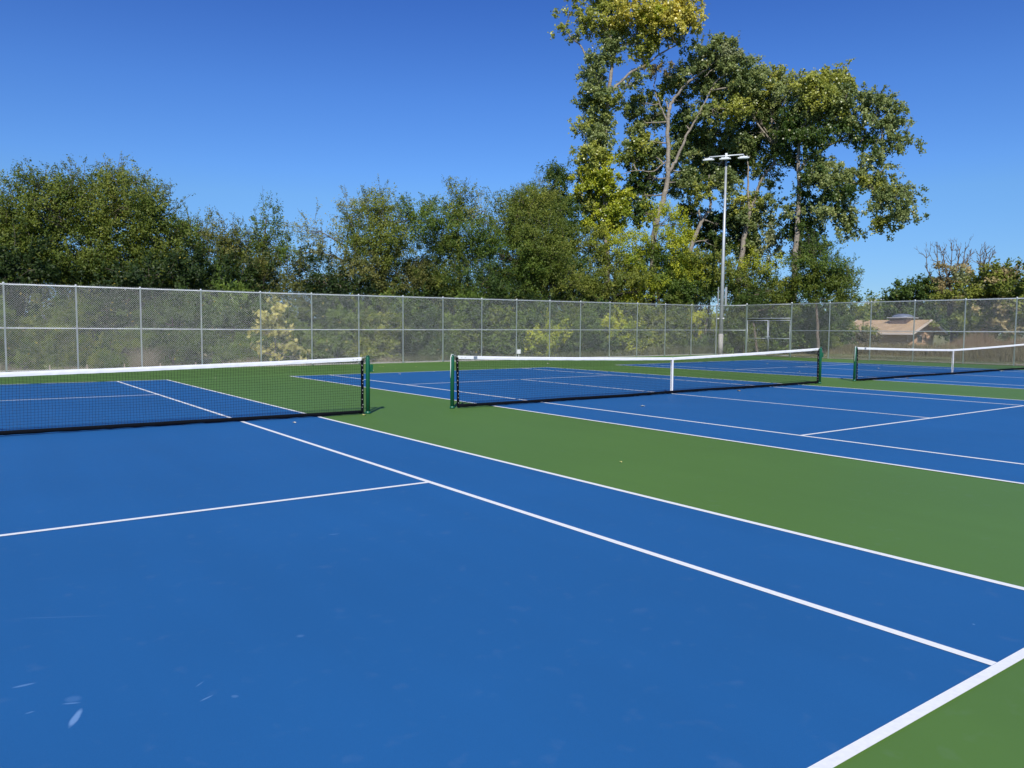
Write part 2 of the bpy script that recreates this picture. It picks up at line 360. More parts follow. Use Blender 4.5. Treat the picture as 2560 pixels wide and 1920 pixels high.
# ------------------------------------------------------------------ chain-link fences
FH = 3.05
def chain_mesh(mb, L, z0, z1, slope=0, r=.00175, sp=.0725, top_knuckle=True):
    "two sets of diagonal wires over a rectangle L long, local x along it"
    H = z1-z0; n = int((L+H)/sp)+1
    V = []; Fc = []; k = 0
    for d in (0, 1):
        for i in range(n):
            s0 = i*sp-H
            a0 = max(0, -s0/1.0); xa = s0+a0; a1 = min(H, L-s0); xb = s0+a1
            if a1-a0 < .02: continue
            if d: pa, pb = (L-xa, a0), (L-xb, a1)
            else: pa, pb = (xa, a0), (xb, a1)
            off = .003 if d else -.003
            nseg = max(1, int((a1-a0)/.6))
            dx = 1/math.sqrt(2)*(1 if not d else -1); nrm = (-1/math.sqrt(2)*(1 if not d else -1), 1/math.sqrt(2))
            P = []
            for (px, pz) in (pa, pb):
                zz = z0+pz+slope*px
                P.append((px, off-r, zz)); P.append((px+nrm[0]*r, off, zz+nrm[1]*r)); P.append((px, off+r, zz)); P.append((px-nrm[0]*r, off, zz-nrm[1]*r))
            V += P; Fc += [(k+j, k+(j+1) % 4, k+4+(j+1) % 4, k+4+j) for j in range(4)]; k += 8
    mb.add(V, Fc, True)
    # twisted selvage barbs above the top rail
    if top_knuckle:
        for i in range(int(L/sp)):
            x = (i+.5)*sp
            mb.tube([(x-.008, 0, z1-.01+slope*x), (x+.004, 0, z1+.035+slope*x)], r*1.1, 3, False, False)
BX = [-2.6, -.42, 1.75, 3.93, 6.05, 8.23, 10.56, 12.74, 14.91, 17.11, 19.24, 21.46, 23.59, 25.75, 27.88, 30.03, 32.18, 34.50, 36.80, FX]
def post(mb_, x, y, h, r, zb):
    mb_.lathe([(r, -.05), (r, h-.01), (r*1.25, h-.008), (r*1.25, h+.02), (r*.9, h+.045), (r*.3, h+.055)], (x, y, zb), 12)
def fence_run(x0, x1, zf, name, label, posts, rz, org, corner_r=.04, gap=None, slope=0):
    root = empty(name, org, rz); tag(root, label, 'fence')
    for q in posts:
        mb = MB(); big = q in (posts[0], posts[-1])
        post(mb, q, 0, FH+(.03 if big else .0), .040 if big else .027, slope*q)
        mb.build('post', m_galv, root)
    for (z, nm, r) in ((FH-.02, 'top_rail', .021), (1.53, 'middle_rail', .018)):
        mb = MB(); mb.tube([(x0, .0, z+slope*x0), (x1, .0, z+slope*x1)], r, 8); mb.build(nm, m_galv, root)
    mb = MB(); mb.tube([(x0, -.03, .06+slope*x0), (x1, -.03, .06+slope*x1)], .004, 4); mb.build('tension_wire', m_wire, root)
    mb = MB(); chain_mesh(mb, x1-x0, .03, FH+.01, slope)
    o = mb.build('chain_link_mesh', m_wire, root); o.location = (x0, -.036, slope*x0)
    return root
# back fence: two straight stretches of the same fence, one thing
root = empty('back_fence', (0, FY, 0)); tag(root, 'long galvanised chain link fence across the back, trees and bushes behind it', 'fence')
for q in BX:
    mb = MB(); big = q == FX; post(mb, q, 0, FH+(.05 if big else 0), .042 if big else .028, gz(q)); mb.build('post', m_galv, root)
for (z, nm, r) in ((FH-.02, 'top_rail', .022), (1.53, 'middle_rail', .018)):
    mb = MB(); mb.tube([(BX[0], 0, z), (10, 0, z), (FX, 0, z+gz(FX))], r, 8); mb.build(nm, m_galv, root)
mb = MB(); mb.tube([(BX[0], -.03, .06), (10, -.03, .06), (FX, -.03, .06+gz(FX))], .004, 4); mb.build('tension_wire', m_wire, root)
mb = MB(); chain_mesh(mb, 10-BX[0], .03, FH+.01, 0)
o = mb.build('chain_link_mesh', m_wire, root); o.location = (BX[0], -.036, 0)
mb = MB(); chain_mesh(mb, FX-10, .03, FH+.01, .0054)
o = mb.build('chain_link_mesh', m_wire, root); o.location = (10, -.036, 0)
# side fence (two runs) along x = FX, local +x runs toward -Y of the world
zs = gz(FX)
short = [0.12, FY-16.24]
r1 = fence_run(.06, FY-16.24, zs, 'side_fence_stretch', 'short stretch of chain link fence between the far corner post and the gate', [FY-16.24], -math.pi/2, (FX, FY, zs))
SY = [13.17, 10.8, 8.45, 6.2, 3.82, 1.64, -.6, -2.9, -5.2, -7.5]
fence_run(0, SY[0]-SY[-1], zs, 'side_fence', 'long galvanised chain link fence at the right, before the house and dry field', [SY[0]-y for y in SY], -math.pi/2, (FX, SY[0], zs))
# double gate with fixed mesh above
gr = empty('double_gate', (FX, 16.24, zs), -math.pi/2); tag(gr, 'double chain link swing gate under a fixed mesh panel beside the lamp pole', 'gate')
GW = 16.24-13.17
mb = MB(); mb.tube([(.04, 0, FH-.02), (GW-.04, 0, FH-.02)], .021, 8); mb.tube([(.04, 0, 2.23), (GW-.04, 0, 2.23)], .024, 8); mb.build('transom', m_pole, gr)
mb = MB(); chain_mesh(mb, GW-.06, 2.23, FH+.01); o = mb.build('overhead_mesh', m_wire, gr); o.location = (.03, -.036, 0)
for s in (0, 1):
    a, b_ = (.07, GW/2-.035) if s == 0 else (GW/2+.035, GW-.07)
    lf = MB(); r_ = .019
    lf.tube([(a, 0, .06), (a, 0, 2.14)], r_, 8); lf.tube([(b_, 0, .06), (b_, 0, 2.14)], r_, 8)
    for z in (.083, 1.06, 2.117): lf.tube([(a+.023, 0, z), (b_-.023, 0, z)], r_ if z != 1.06 else .017, 8)
    lo = lf.build('gate_leaf', m_pole, gr)
    mb = MB(); chain_mesh(mb, b_-a, .08, 2.12, top_knuckle=False); mo = mb.build('leaf_mesh', m_wire, lo); mo.location = (a, -.03, 0)
    xh = .035 if s == 0 else GW-.035
    for z in (.35, 1.9): mb = MB(); mb.box((xh, 0, z), (.07, .05, .06)); mb.build('hinge', m_pole, lo)
mb = MB(); mb.box((GW/2+.02, -.045, 1.15), (.30, .04, .05)); mb.box((GW/2, -.05, 1.12), (.05, .05, .14)); mb.build('latch', m_pole, gr)
mb = MB(); mb.tube([(GW/2-.02, -.02, .02), (GW/2-.02, -.02, .95)], .011, 6); mb.build('drop_bolt', m_rust, gr)
# small electrical box on a fence post
jb = MB(); jb.box((23.68, FY-.085, gz(23.6)+.42), (.19, .10, .22)); o = jb.build('junction_box', mat('white_plastic', (.72, .73, .72), .4))
tag(o, 'small white electrical box fixed low on a post of the back fence', 'electrical box'); bv = o.modifiers.new('b', 'BEVEL'); bv.width = .012; bv.segments = 2
cb = MB(); cb.tube([(23.68, FY-.085, gz(23.6)+.0), (23.68, FY-.085, gz(23.6)+.31)], .012, 8); cb.build('conduit', m_galv, o)

# ------------------------------------------------------------------ lamp pole
PX, PY = 40.2, 19.0; pz = float(terrain_z(PX, PY))
root = empty('floodlight_pole', (PX, PY, pz)); tag(root, 'tall grey steel floodlight pole with three lamp heads outside the fence corner', 'light pole')
mb = MB(); mb.tube([(0, 0, 1.35), (.02, 0, 6), (.07, 0, 12.35)], [.13, .10, .06], 20); mb.build('pole', m_pole, root)
mb = MB(); mb.tube([(0, 0, 0), (0, 0, 1.38)], [.155, .145], 20); mb.build('concrete_base', m_conc, root)
for i, (dx, dy, wd, h0, h1) in enumerate(((-.13, .18, .05, 3.15, 4.35), (.15, -.2, .11, 3.15, 4.35))):
    mb = MB(); mb.box((dx, dy, (h0+h1)/2), (.07, wd, h1-h0), rz=.3); mb.build('cable_channel', m_pole, root)
for s in (-1, 1):
    mb = MB(); mb.tube([(-.05+.0, s*.12, 2.35), (-.10, s*.27, 2.35)], [.03, .05], 10); mb.build('handhole_cap', m_band, root)
# lamp heads on a crossbar square to the line of sight from the courts
dr = np.array([math.cos(.95), -math.sin(.95)]); fw = np.array([-dr[1], dr[0]])*-1
a_ = math.atan2(dr[1], dr[0])
lx, lz = .07, 12.45
def hp(al, f, z): return (lx+dr[0]*al+fw[0]*f, dr[1]*al+fw[1]*f, lz+z)
mb = MB(); mb.tube([hp(-1.04, 0, .10), hp(1.04, 0, .14)], .04, 12); mb.box(hp(0, 0, .16), (.14, .14, .22), rz=a_); mb.build('crossbar', m_galv, root)
for al in (-1.06, -.05, 1.06):
    mb = MB(); c = hp(al, .28, -.13); mb.box(c, (.68, .42, .07), rz=a_, rx=.12); mb.box((c[0], c[1], c[2]+.05), (.52, .3, .06), rz=a_, rx=.12, tp=.8)
    for k in range(7): 
        cc = hp(al-.24+.08*k, .28, -.035); mb.box(cc, (.012, .3, .05), rz=a_)
    fl = mb.build('lamp_head', m_galv, root)
    mb = MB(); c2 = hp(al, .28, -.17); mb.box(c2, (.60, .34, .02), rz=a_, rx=.12); mb.build('lens', mat('lamp_glass', (.25, .27, .3), .15), fl)
    mb = MB(); mb.tube([hp(al, 0, .08), hp(al, .12, -.02), hp(al, .2, -.08)], .03, 8); mb.build('bracket', m_galv, fl)

# ------------------------------------------------------------------ vegetation
def unit(v): return v/(np.linalg.norm(v, axis=-1, keepdims=True)+1e-9)
def leaves_mesh(P, N, Tn, size, tint, name, m, parent=None, asp=.62):
    "rhombic leaves folded by their random normals; one face each"
    n = len(P); N = unit(N); Tn = unit(Tn-N*(Tn*N).sum(1, keepdims=True)); B = np.cross(N, Tn)
    s = size[:, None]
    V = np.empty((n, 4, 3)); V[:, 0] = P-Tn*s*.5; V[:, 1] = P+B*s*asp*.5-Tn*s*.05; V[:, 2] = P+Tn*s*.5; V[:, 3] = P-B*s*asp*.5-Tn*s*.05
    V[:, 1] += N*s*.12; V[:, 3] += N*s*.12
    me = bpy.data.meshes.new(name); me.vertices.add(4*n); me.vertices.foreach_set('co', V.reshape(-1).astype(np.float32))
    me.loops.add(4*n); me.loops.foreach_set('vertex_index', np.arange(4*n, dtype=np.int32))
    me.polygons.add(n); me.polygons.foreach_set('loop_start', np.arange(0, 4*n, 4, dtype=np.int32))
    me.update(calc_edges=True)
    ca = me.attributes.new('tint', 'FLOAT_COLOR', 'FACE')
    c4 = np.ones((n, 4), np.float32); c4[:, :3] = tint; ca.data.foreach_set('color', c4.reshape(-1))
    me.materials.append(m); o = bpy.data.objects.new(name, me); COL.objects.link(o)
    if parent is not None: o.parent = parent
    return o
def curve(a, b, bend, rg, n=6, sag=0):
    a, b = np.asarray(a, float), np.asarray(b, float); t_ = np.linspace(0, 1, n)[:, None]
    l = np.linalg.norm(b-a); off = rg.normal(0, 1, 3)*bend*l
    off2 = rg.normal(0, 1, 3)*bend*.5*l
    return a+(b-a)*t_+off*np.sin(t_*math.pi)+off2*np.sin(t_*2*math.pi)+np.array([0, 0, -sag*l])*np.sin(t_*math.pi)
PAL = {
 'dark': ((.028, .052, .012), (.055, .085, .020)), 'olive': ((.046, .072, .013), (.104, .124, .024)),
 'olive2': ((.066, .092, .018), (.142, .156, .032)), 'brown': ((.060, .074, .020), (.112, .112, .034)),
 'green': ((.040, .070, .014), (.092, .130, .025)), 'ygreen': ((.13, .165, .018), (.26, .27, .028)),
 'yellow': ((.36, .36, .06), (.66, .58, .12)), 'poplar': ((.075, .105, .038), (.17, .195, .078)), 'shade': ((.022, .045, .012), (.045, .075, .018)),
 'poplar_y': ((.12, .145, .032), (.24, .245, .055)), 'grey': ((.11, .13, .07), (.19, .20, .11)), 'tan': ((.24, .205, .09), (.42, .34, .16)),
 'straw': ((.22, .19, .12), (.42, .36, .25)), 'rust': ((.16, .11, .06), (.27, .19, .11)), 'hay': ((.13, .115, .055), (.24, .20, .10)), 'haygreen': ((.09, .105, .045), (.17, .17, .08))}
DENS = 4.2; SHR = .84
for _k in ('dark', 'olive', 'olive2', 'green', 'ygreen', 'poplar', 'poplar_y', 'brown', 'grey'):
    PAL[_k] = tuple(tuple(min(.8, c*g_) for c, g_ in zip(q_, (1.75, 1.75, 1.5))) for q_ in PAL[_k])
RIGHT = unit(np.array([[.468, -.884, 0.]]))[0]
def make_tree(name, label, cat, blobs, rg, base, trunk=None, limbs=(), D=50, leaf=(.10, .15), m=None, bark=None, spray=.65, clump=.5, droop=0, dens=1.0, asp=.6, group=None, lpc=34, shoots=0, twigs=1.0, rt=.14):
    """blobs: (centre xyz, ra right, rb depth, rc up, palette, density). The skeleton runs trunk -> blob centres -> clumps of sprays."""
    m = m or m_leaf; bark = bark or m_bark2
    root = empty(name, base); tag(root, label, cat, group)
    base = np.array(base)
    view = unit((np.array(blobs[0][0])-CAM)*np.array([1, 1, 0])[None])[0]; rt_ = np.array([view[1], -view[0], 0])
    tb = MB(); anchors = []
    for pts, r0, r1 in ([trunk] if trunk else [])+list(limbs):
        P = np.array(pts, float)-base
        t0 = np.linspace(0, 1, len(P)); t1 = np.linspace(0, 1, len(P)*4-3)
        Q = np.stack([np.interp(t1, t0, P[:, i]) for i in range(3)], 1)
        if len(Q) > 4: Q[1:-1] = (Q[:-2]+Q[1:-1]*2+Q[2:])/4
        Q[1:-1] += rg.normal(0, .03, Q[1:-1].shape)
        tb.tube(Q, np.linspace(r0, r1, len(Q)), 9); anchors.append(Q)
    Ps, Ns, Ts, Ss, Cs = [], [], [], [], []
    for bi, (c, ra, rb, rc, pal, dn) in enumerate(blobs):
        c = np.array(c)-base
        if anchors:
            A = np.concatenate(anchors[:1+len(limbs)]); dd = np.linalg.norm(A-c, axis=1)+np.maximum(0, A[:, 2]-c[2]+.2*rc)*2; st = A[np.argmin(dd)]
        else: st = np.array([c[0]*.3, c[1]*.3, 0])
        L = curve(st, c, .06, rg, 7); r0 = np.clip(.018*np.linalg.norm(c-st)+.02, .02, rt*.6)
        tb.tube(L, np.linspace(r0, .025, 7), 6)
        area = 4*math.pi*((ra*rb+rb*rc+ra*rc)/3)
        n = max(4, int(dens*(dn**1.3)*DENS*area/(math.pi*clump**2)))
        d = unit(rg.normal(0, 1, (n, 3)))
        q = rg.uniform(0, 6.28, 3)
        lump = 1+.16*np.sin(d[:, 0]*5+q[0]+d[:, 2]*3)+.14*np.sin(d[:, 1]*6+q[1]-d[:, 2]*4)+.10*np.sin(d[:, 2]*9+q[2]+d[:, 0]*4)
        rr = rg.uniform(.15, 1, n)**.42*lump*SHR
        C = c+(d[:, :1]*rt_*ra+d[:, 1:2]*view*rb+d[:, 2:3]*np.array([0, 0, 1])*rc)*rr[:, None]
        # boughs: the clumps gather round fewer centres, with open dark pockets between
        ms = max(3, int(n/7)); own = rg.integers(0, ms, n); gath = rg.random(n) < .85
        C = np.where(gath[:, None], C[own]+rg.normal(0, 1, (n, 3))*clump*np.array([1.0, 1.0, .62]), C)
        d = np.where(gath[:, None], d[own], d)
        btone = rg.normal(0, .24, ms)[own]
        zmin = terrain_z(C[:, 0]+base[0], C[:, 1]+base[1])-base[2]+.15
        keep = C[:, 2] > zmin; C = C[keep]; d = d[keep]; rr = rr[keep]; btone = btone[keep]; n = len(C)
        if not n: continue
        out = d[:, :1]*rt_+d[:, 1:2]*view+d[:, 2:3]*np.array([0, 0, 1])
        # limbs to some clumps
        kk = rg.choice(n, min(n, max(3, int(n*.16*twigs))), replace=False)
        for j in kk:
            s_ = L[rg.integers(3, 7)]; tb.tube(curve(s_, C[j], .09, rg, 5), np.linspace(max(.012, r0*.35), .008, 5), 4, False)
        p0, p1 = (np.array(v_) for v_ in PAL[pal])
        k = int(lpc*1.5); ns = 4
        ax = unit(out[:, None, :]*.7+rg.normal(0, .6, (n, ns, 3))+np.array([0, 0, .35-droop*1.3]))
        st_ = C[:, None, :]-ax*spray*.35
        per = k//ns; t_ = rg.uniform(.05, 1, (n, ns, per, 1))
        LP = st_[:, :, None, :]+ax[:, :, None, :]*t_*spray*rg.uniform(.7, 1.25, (n, ns, 1, 1))+rg.normal(0, clump*.17, (n, ns, per, 3))
        LP[..., 2] -= droop*t_[..., 0]**2*spray*.4
        tilt = rg.normal(0, .75, LP.shape)
        LN = tilt+np.array([-.22, -.36, .55])+out[:, None, None, :]*.35
        LT = ax[:, :, None, :]+rg.normal(0, .7, LP.shape)+np.array([0, 0, -.3-droop])
        ct = np.clip(.5+btone[:, None, None, None]+rg.normal(0, .2, (n, 1, 1, 1))+rg.normal(0, .14, LP.shape[:3]+(1,)), 0, 1.15)
        col = p0+(p1-p0)*ct
        odd = rg.random(LP.shape[:3]) < .008
        col = np.where(odd[..., None], np.array([.32, .27, .05]), col)
        Ps.append(LP.reshape(-1, 3)); Ns.append(LN.reshape(-1, 3)); Ts.append(LT.reshape(-1, 3)); Cs.append(col.reshape(-1, 3))
        Ss.append(rg.uniform(leaf[0], leaf[1], LP[..., 0].size)*1.2)
        # feathery shoots breaking the outline
        ns_ = int(shoots*dn*max(1, ra*1.5))
        for _ in range(ns_):
            th = rg.uniform(-1.1, 1.1); s0 = c+rt_*ra*math.sin(th)*.9+np.array([0, 0, rc*math.cos(th)*.9])+view*rb*rg.uniform(-.5, .5)
            dirv = unit(np.array([rt_*math.sin(th)*.7+np.array([0, 0, 1.])+rg.normal(0, .25, 3)]))[0]; ln = rg.uniform(.45, 1.15)
            Q = curve(s0-dirv*.3, s0+dirv*ln, .05, rg, 6); tb.tube(Q, np.linspace(.014, .004, 6), 3, False)
            for _2 in range(5):
                b0 = Q[rg.integers(1, 5)]; bd = unit(np.array([dirv+rg.normal(0, .65, 3)]))[0]; bl = ln*rg.uniform(.25, .5)
                kk2 = 12; tt = rg.uniform(.1, 1, (kk2, 1)); pp = b0+bd*tt*bl+rg.normal(0, .035, (kk2, 3))
                Ps.append(pp); Ns.append(rg.normal(0, .7, (kk2, 3))+[0, 0, .5]); Ts.append(np.tile(bd, (kk2, 1))+rg.normal(0, .6, (kk2, 3)))
                Cs.append(p0+(p1-p0)*rg.uniform(.1, 1, (kk2, 1))); Ss.append(rg.uniform(leaf[0], leaf[1], kk2)*.85)
    P = np.concatenate(Ps)
    leaves_mesh(P, np.concatenate(Ns), np.concatenate(Ts), np.concatenate(Ss), np.concatenate(Cs), 'crown', m, root, asp)
    o = tb.build('trunk', bark, root)
    return root, len(P)
NL = 0
def px_tree(name, label, cat, D, bl, seed, trunk=None, limbs=(), depth=.75, **kw):
    "blobs given where they are seen in the photograph, in real metres at distance D(+offset)"
    global NL
    rg = np.random.default_rng(seed); B = []
    for b_ in bl:
        u, v, ru, rv = b_[:4]; pal = b_[4] if len(b_) > 4 else kw.get('pal', 'olive'); off = b_[5] if len(b_) > 5 else rg.uniform(-1, 1); dn = b_[6] if len(b_) > 6 else 1
        d_ = D+off; k = pxm(d_); ra = ru*k; rc = rv*k
        B.append((at(u, v, d_), ra, max(.6, (ra+rc)/2*depth), rc, pal, dn))
    kw.pop('pal', None)
    def pth(l): 
        return [at(q[0], q[1], D+(q[2] if len(q) > 2 else 0)) for q in l]
    if trunk: 
        pts, r0, r1 = trunk; P = pth(pts); b0 = P[0].copy(); b0[2] = float(terrain_z(b0[0], b0[1]))-.05; P = [b0]+P; tr = (P, r0*1.1, r1); base = b0
    else:
        c = np.mean([x[0] for x in B], 0); base = np.array([c[0], c[1], float(terrain_z(c[0], c[1]))]); lo = min(B, key=lambda x: x[0][2])[0]
        top = np.array(max(B, key=lambda x: x[0][2])[0]); h = top[2]-base[2]
        tr = ([base-[0, 0, .1], base*.75+top*.25+[0, 0, 0], base*.4+top*.6, top], max(.05, .017*h), .03)
    lm = [(pth(l[0]), l[1], l[2]) for l in limbs]
    r_, n = make_tree(name, label, cat, B, rg, tuple(base), tr, lm, D, **kw); NL += n
    return r_
def F(*a): return [tuple([q[0]*1.1573, q[1]*1.1573, q[2]*1.1573, q[3]*1.1573]+list(q[4:])) for q in a]   # full view coords (2212)
def Zc(*a): return [tuple([1280+q[0]*.5063, q[1]*.5063, q[2]*.5063, q[3]*.5063]+list(q[4:])) for q in a]  # right half view coords
def Zp(*a): return [tuple([1280+q[0]*.5063, q[1]*.5063]+list(q[2:])) for q in a]

# the bank of trees left of the poplars
SM = dict(leaf=(.07, .12), spray=.75, clump=.46, asp=.5)
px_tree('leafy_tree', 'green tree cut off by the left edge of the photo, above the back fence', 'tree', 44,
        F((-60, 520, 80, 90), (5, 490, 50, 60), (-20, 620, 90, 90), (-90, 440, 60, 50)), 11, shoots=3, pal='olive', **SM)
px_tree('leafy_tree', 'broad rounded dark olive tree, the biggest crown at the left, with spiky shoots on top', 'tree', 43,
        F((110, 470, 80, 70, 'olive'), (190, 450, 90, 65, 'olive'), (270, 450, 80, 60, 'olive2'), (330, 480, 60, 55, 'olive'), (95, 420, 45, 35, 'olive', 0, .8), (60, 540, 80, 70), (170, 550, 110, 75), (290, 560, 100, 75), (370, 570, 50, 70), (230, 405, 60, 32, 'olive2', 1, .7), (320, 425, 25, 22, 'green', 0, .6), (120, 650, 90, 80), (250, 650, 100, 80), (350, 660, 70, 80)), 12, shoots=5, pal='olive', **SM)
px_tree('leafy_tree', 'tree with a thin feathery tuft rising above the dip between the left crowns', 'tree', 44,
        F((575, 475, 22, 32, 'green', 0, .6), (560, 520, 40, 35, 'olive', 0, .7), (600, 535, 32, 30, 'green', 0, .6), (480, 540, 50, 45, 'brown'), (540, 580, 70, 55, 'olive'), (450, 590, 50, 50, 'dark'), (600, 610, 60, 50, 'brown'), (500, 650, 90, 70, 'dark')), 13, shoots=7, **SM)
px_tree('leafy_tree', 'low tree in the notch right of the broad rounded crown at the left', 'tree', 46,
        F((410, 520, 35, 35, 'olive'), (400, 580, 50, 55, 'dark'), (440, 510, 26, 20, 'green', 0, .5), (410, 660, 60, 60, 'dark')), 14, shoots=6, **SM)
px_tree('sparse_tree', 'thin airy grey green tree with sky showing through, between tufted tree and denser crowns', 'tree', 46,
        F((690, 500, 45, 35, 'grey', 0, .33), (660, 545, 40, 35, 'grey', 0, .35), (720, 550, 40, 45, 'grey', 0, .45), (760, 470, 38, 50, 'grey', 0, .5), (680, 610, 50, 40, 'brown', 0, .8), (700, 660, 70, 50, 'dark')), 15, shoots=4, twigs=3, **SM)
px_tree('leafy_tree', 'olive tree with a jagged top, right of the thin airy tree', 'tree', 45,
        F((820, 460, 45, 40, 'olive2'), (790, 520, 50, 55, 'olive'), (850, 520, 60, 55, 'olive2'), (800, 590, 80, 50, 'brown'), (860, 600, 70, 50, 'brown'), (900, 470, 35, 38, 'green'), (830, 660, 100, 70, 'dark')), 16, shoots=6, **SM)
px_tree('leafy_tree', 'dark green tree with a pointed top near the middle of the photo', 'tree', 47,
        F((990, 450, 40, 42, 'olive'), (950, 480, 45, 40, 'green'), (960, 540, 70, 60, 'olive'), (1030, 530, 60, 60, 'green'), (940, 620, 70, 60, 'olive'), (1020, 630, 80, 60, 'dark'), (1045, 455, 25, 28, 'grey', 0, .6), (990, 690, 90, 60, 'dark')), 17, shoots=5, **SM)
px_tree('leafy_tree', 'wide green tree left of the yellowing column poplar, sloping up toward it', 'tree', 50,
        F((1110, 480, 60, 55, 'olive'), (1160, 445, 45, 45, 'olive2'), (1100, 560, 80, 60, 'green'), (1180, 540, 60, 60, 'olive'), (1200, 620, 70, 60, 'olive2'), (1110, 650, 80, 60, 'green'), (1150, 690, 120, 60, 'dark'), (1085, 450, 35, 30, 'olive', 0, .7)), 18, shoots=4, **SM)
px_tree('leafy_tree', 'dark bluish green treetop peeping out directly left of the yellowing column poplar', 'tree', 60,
        F((1200, 385, 32, 30, 'dark'), (1190, 430, 38, 40, 'dark'), (1215, 470, 40, 50, 'dark'), (1195, 560, 60, 80, 'dark')), 19, leaf=(.10, .15), spray=.7, clump=.5)

# tall poplars
PP = dict(m=m_pop, bark=m_bark, leaf=(.10, .155), spray=.55, clump=.46, asp=.85, lpc=34, dens=.85, droop=.25, shoots=1.6)
px_tree('poplar_tree', 'tallest poplar, a leafy column with a yellow top cut by the upper edge', 'tree', 60,
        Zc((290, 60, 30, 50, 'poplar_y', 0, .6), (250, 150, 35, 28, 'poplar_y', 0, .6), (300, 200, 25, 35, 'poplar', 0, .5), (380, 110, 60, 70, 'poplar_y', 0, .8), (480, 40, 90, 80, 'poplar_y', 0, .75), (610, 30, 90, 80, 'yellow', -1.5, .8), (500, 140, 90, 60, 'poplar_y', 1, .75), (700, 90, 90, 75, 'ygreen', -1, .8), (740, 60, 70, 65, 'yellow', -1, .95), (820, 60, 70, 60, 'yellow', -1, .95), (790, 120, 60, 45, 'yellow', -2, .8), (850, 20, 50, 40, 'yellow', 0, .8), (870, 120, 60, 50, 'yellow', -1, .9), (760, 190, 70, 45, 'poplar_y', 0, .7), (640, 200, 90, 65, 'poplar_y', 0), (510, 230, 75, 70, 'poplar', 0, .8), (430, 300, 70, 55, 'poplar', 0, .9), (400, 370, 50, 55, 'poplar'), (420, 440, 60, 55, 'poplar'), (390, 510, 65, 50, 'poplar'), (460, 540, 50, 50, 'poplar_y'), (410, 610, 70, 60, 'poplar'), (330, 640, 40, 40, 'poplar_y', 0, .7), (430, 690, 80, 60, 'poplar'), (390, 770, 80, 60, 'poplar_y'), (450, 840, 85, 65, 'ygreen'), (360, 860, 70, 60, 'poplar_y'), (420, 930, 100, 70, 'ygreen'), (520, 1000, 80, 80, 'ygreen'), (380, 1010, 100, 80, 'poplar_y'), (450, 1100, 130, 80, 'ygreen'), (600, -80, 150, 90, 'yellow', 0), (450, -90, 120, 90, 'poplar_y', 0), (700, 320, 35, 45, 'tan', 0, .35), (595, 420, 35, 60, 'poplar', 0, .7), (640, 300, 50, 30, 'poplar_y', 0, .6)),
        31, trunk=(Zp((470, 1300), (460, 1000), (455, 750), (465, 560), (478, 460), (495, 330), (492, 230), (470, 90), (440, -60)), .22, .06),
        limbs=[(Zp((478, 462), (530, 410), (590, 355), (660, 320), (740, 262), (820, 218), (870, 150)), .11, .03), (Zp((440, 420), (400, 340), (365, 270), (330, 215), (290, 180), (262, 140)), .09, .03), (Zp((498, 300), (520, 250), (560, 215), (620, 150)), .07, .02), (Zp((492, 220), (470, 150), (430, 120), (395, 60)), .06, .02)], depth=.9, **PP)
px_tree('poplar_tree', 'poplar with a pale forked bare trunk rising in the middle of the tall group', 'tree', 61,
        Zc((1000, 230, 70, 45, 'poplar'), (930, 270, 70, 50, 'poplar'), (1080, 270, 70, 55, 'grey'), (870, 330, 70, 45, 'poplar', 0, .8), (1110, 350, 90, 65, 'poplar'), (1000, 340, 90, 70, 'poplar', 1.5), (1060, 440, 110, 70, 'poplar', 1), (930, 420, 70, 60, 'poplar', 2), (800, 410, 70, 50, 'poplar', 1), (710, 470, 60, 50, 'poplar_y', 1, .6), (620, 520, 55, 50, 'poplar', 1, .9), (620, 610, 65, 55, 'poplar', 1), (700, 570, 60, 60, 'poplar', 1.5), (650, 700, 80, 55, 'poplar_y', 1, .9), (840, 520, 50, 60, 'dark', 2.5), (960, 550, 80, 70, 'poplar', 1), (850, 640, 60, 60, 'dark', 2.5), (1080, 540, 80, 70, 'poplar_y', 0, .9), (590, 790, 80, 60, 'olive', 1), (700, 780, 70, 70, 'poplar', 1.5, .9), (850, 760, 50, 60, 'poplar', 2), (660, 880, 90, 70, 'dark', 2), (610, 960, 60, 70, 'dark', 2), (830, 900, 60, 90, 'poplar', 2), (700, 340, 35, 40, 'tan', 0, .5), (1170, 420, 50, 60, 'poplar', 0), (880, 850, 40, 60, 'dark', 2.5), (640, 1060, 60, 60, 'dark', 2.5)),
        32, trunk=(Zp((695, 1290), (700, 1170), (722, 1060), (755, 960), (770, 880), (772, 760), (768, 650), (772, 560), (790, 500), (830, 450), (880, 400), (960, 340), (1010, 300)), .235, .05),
        limbs=[(Zp((775, 855), (805, 800), (835, 735), (870, 655), (910, 590), (950, 510), (990, 430)), .13, .04), (Zp((768, 640), (778, 560), (762, 500)), .09, .05), (Zp((768, 600), (740, 540), (715, 480), (700, 430)), .07, .02), (Zp((770, 790), (700, 850), (620, 840), (540, 860)), .06, .02), (Zp((950, 380), (1010, 330), (1060, 300)), .05, .02)], depth=.8, **PP)
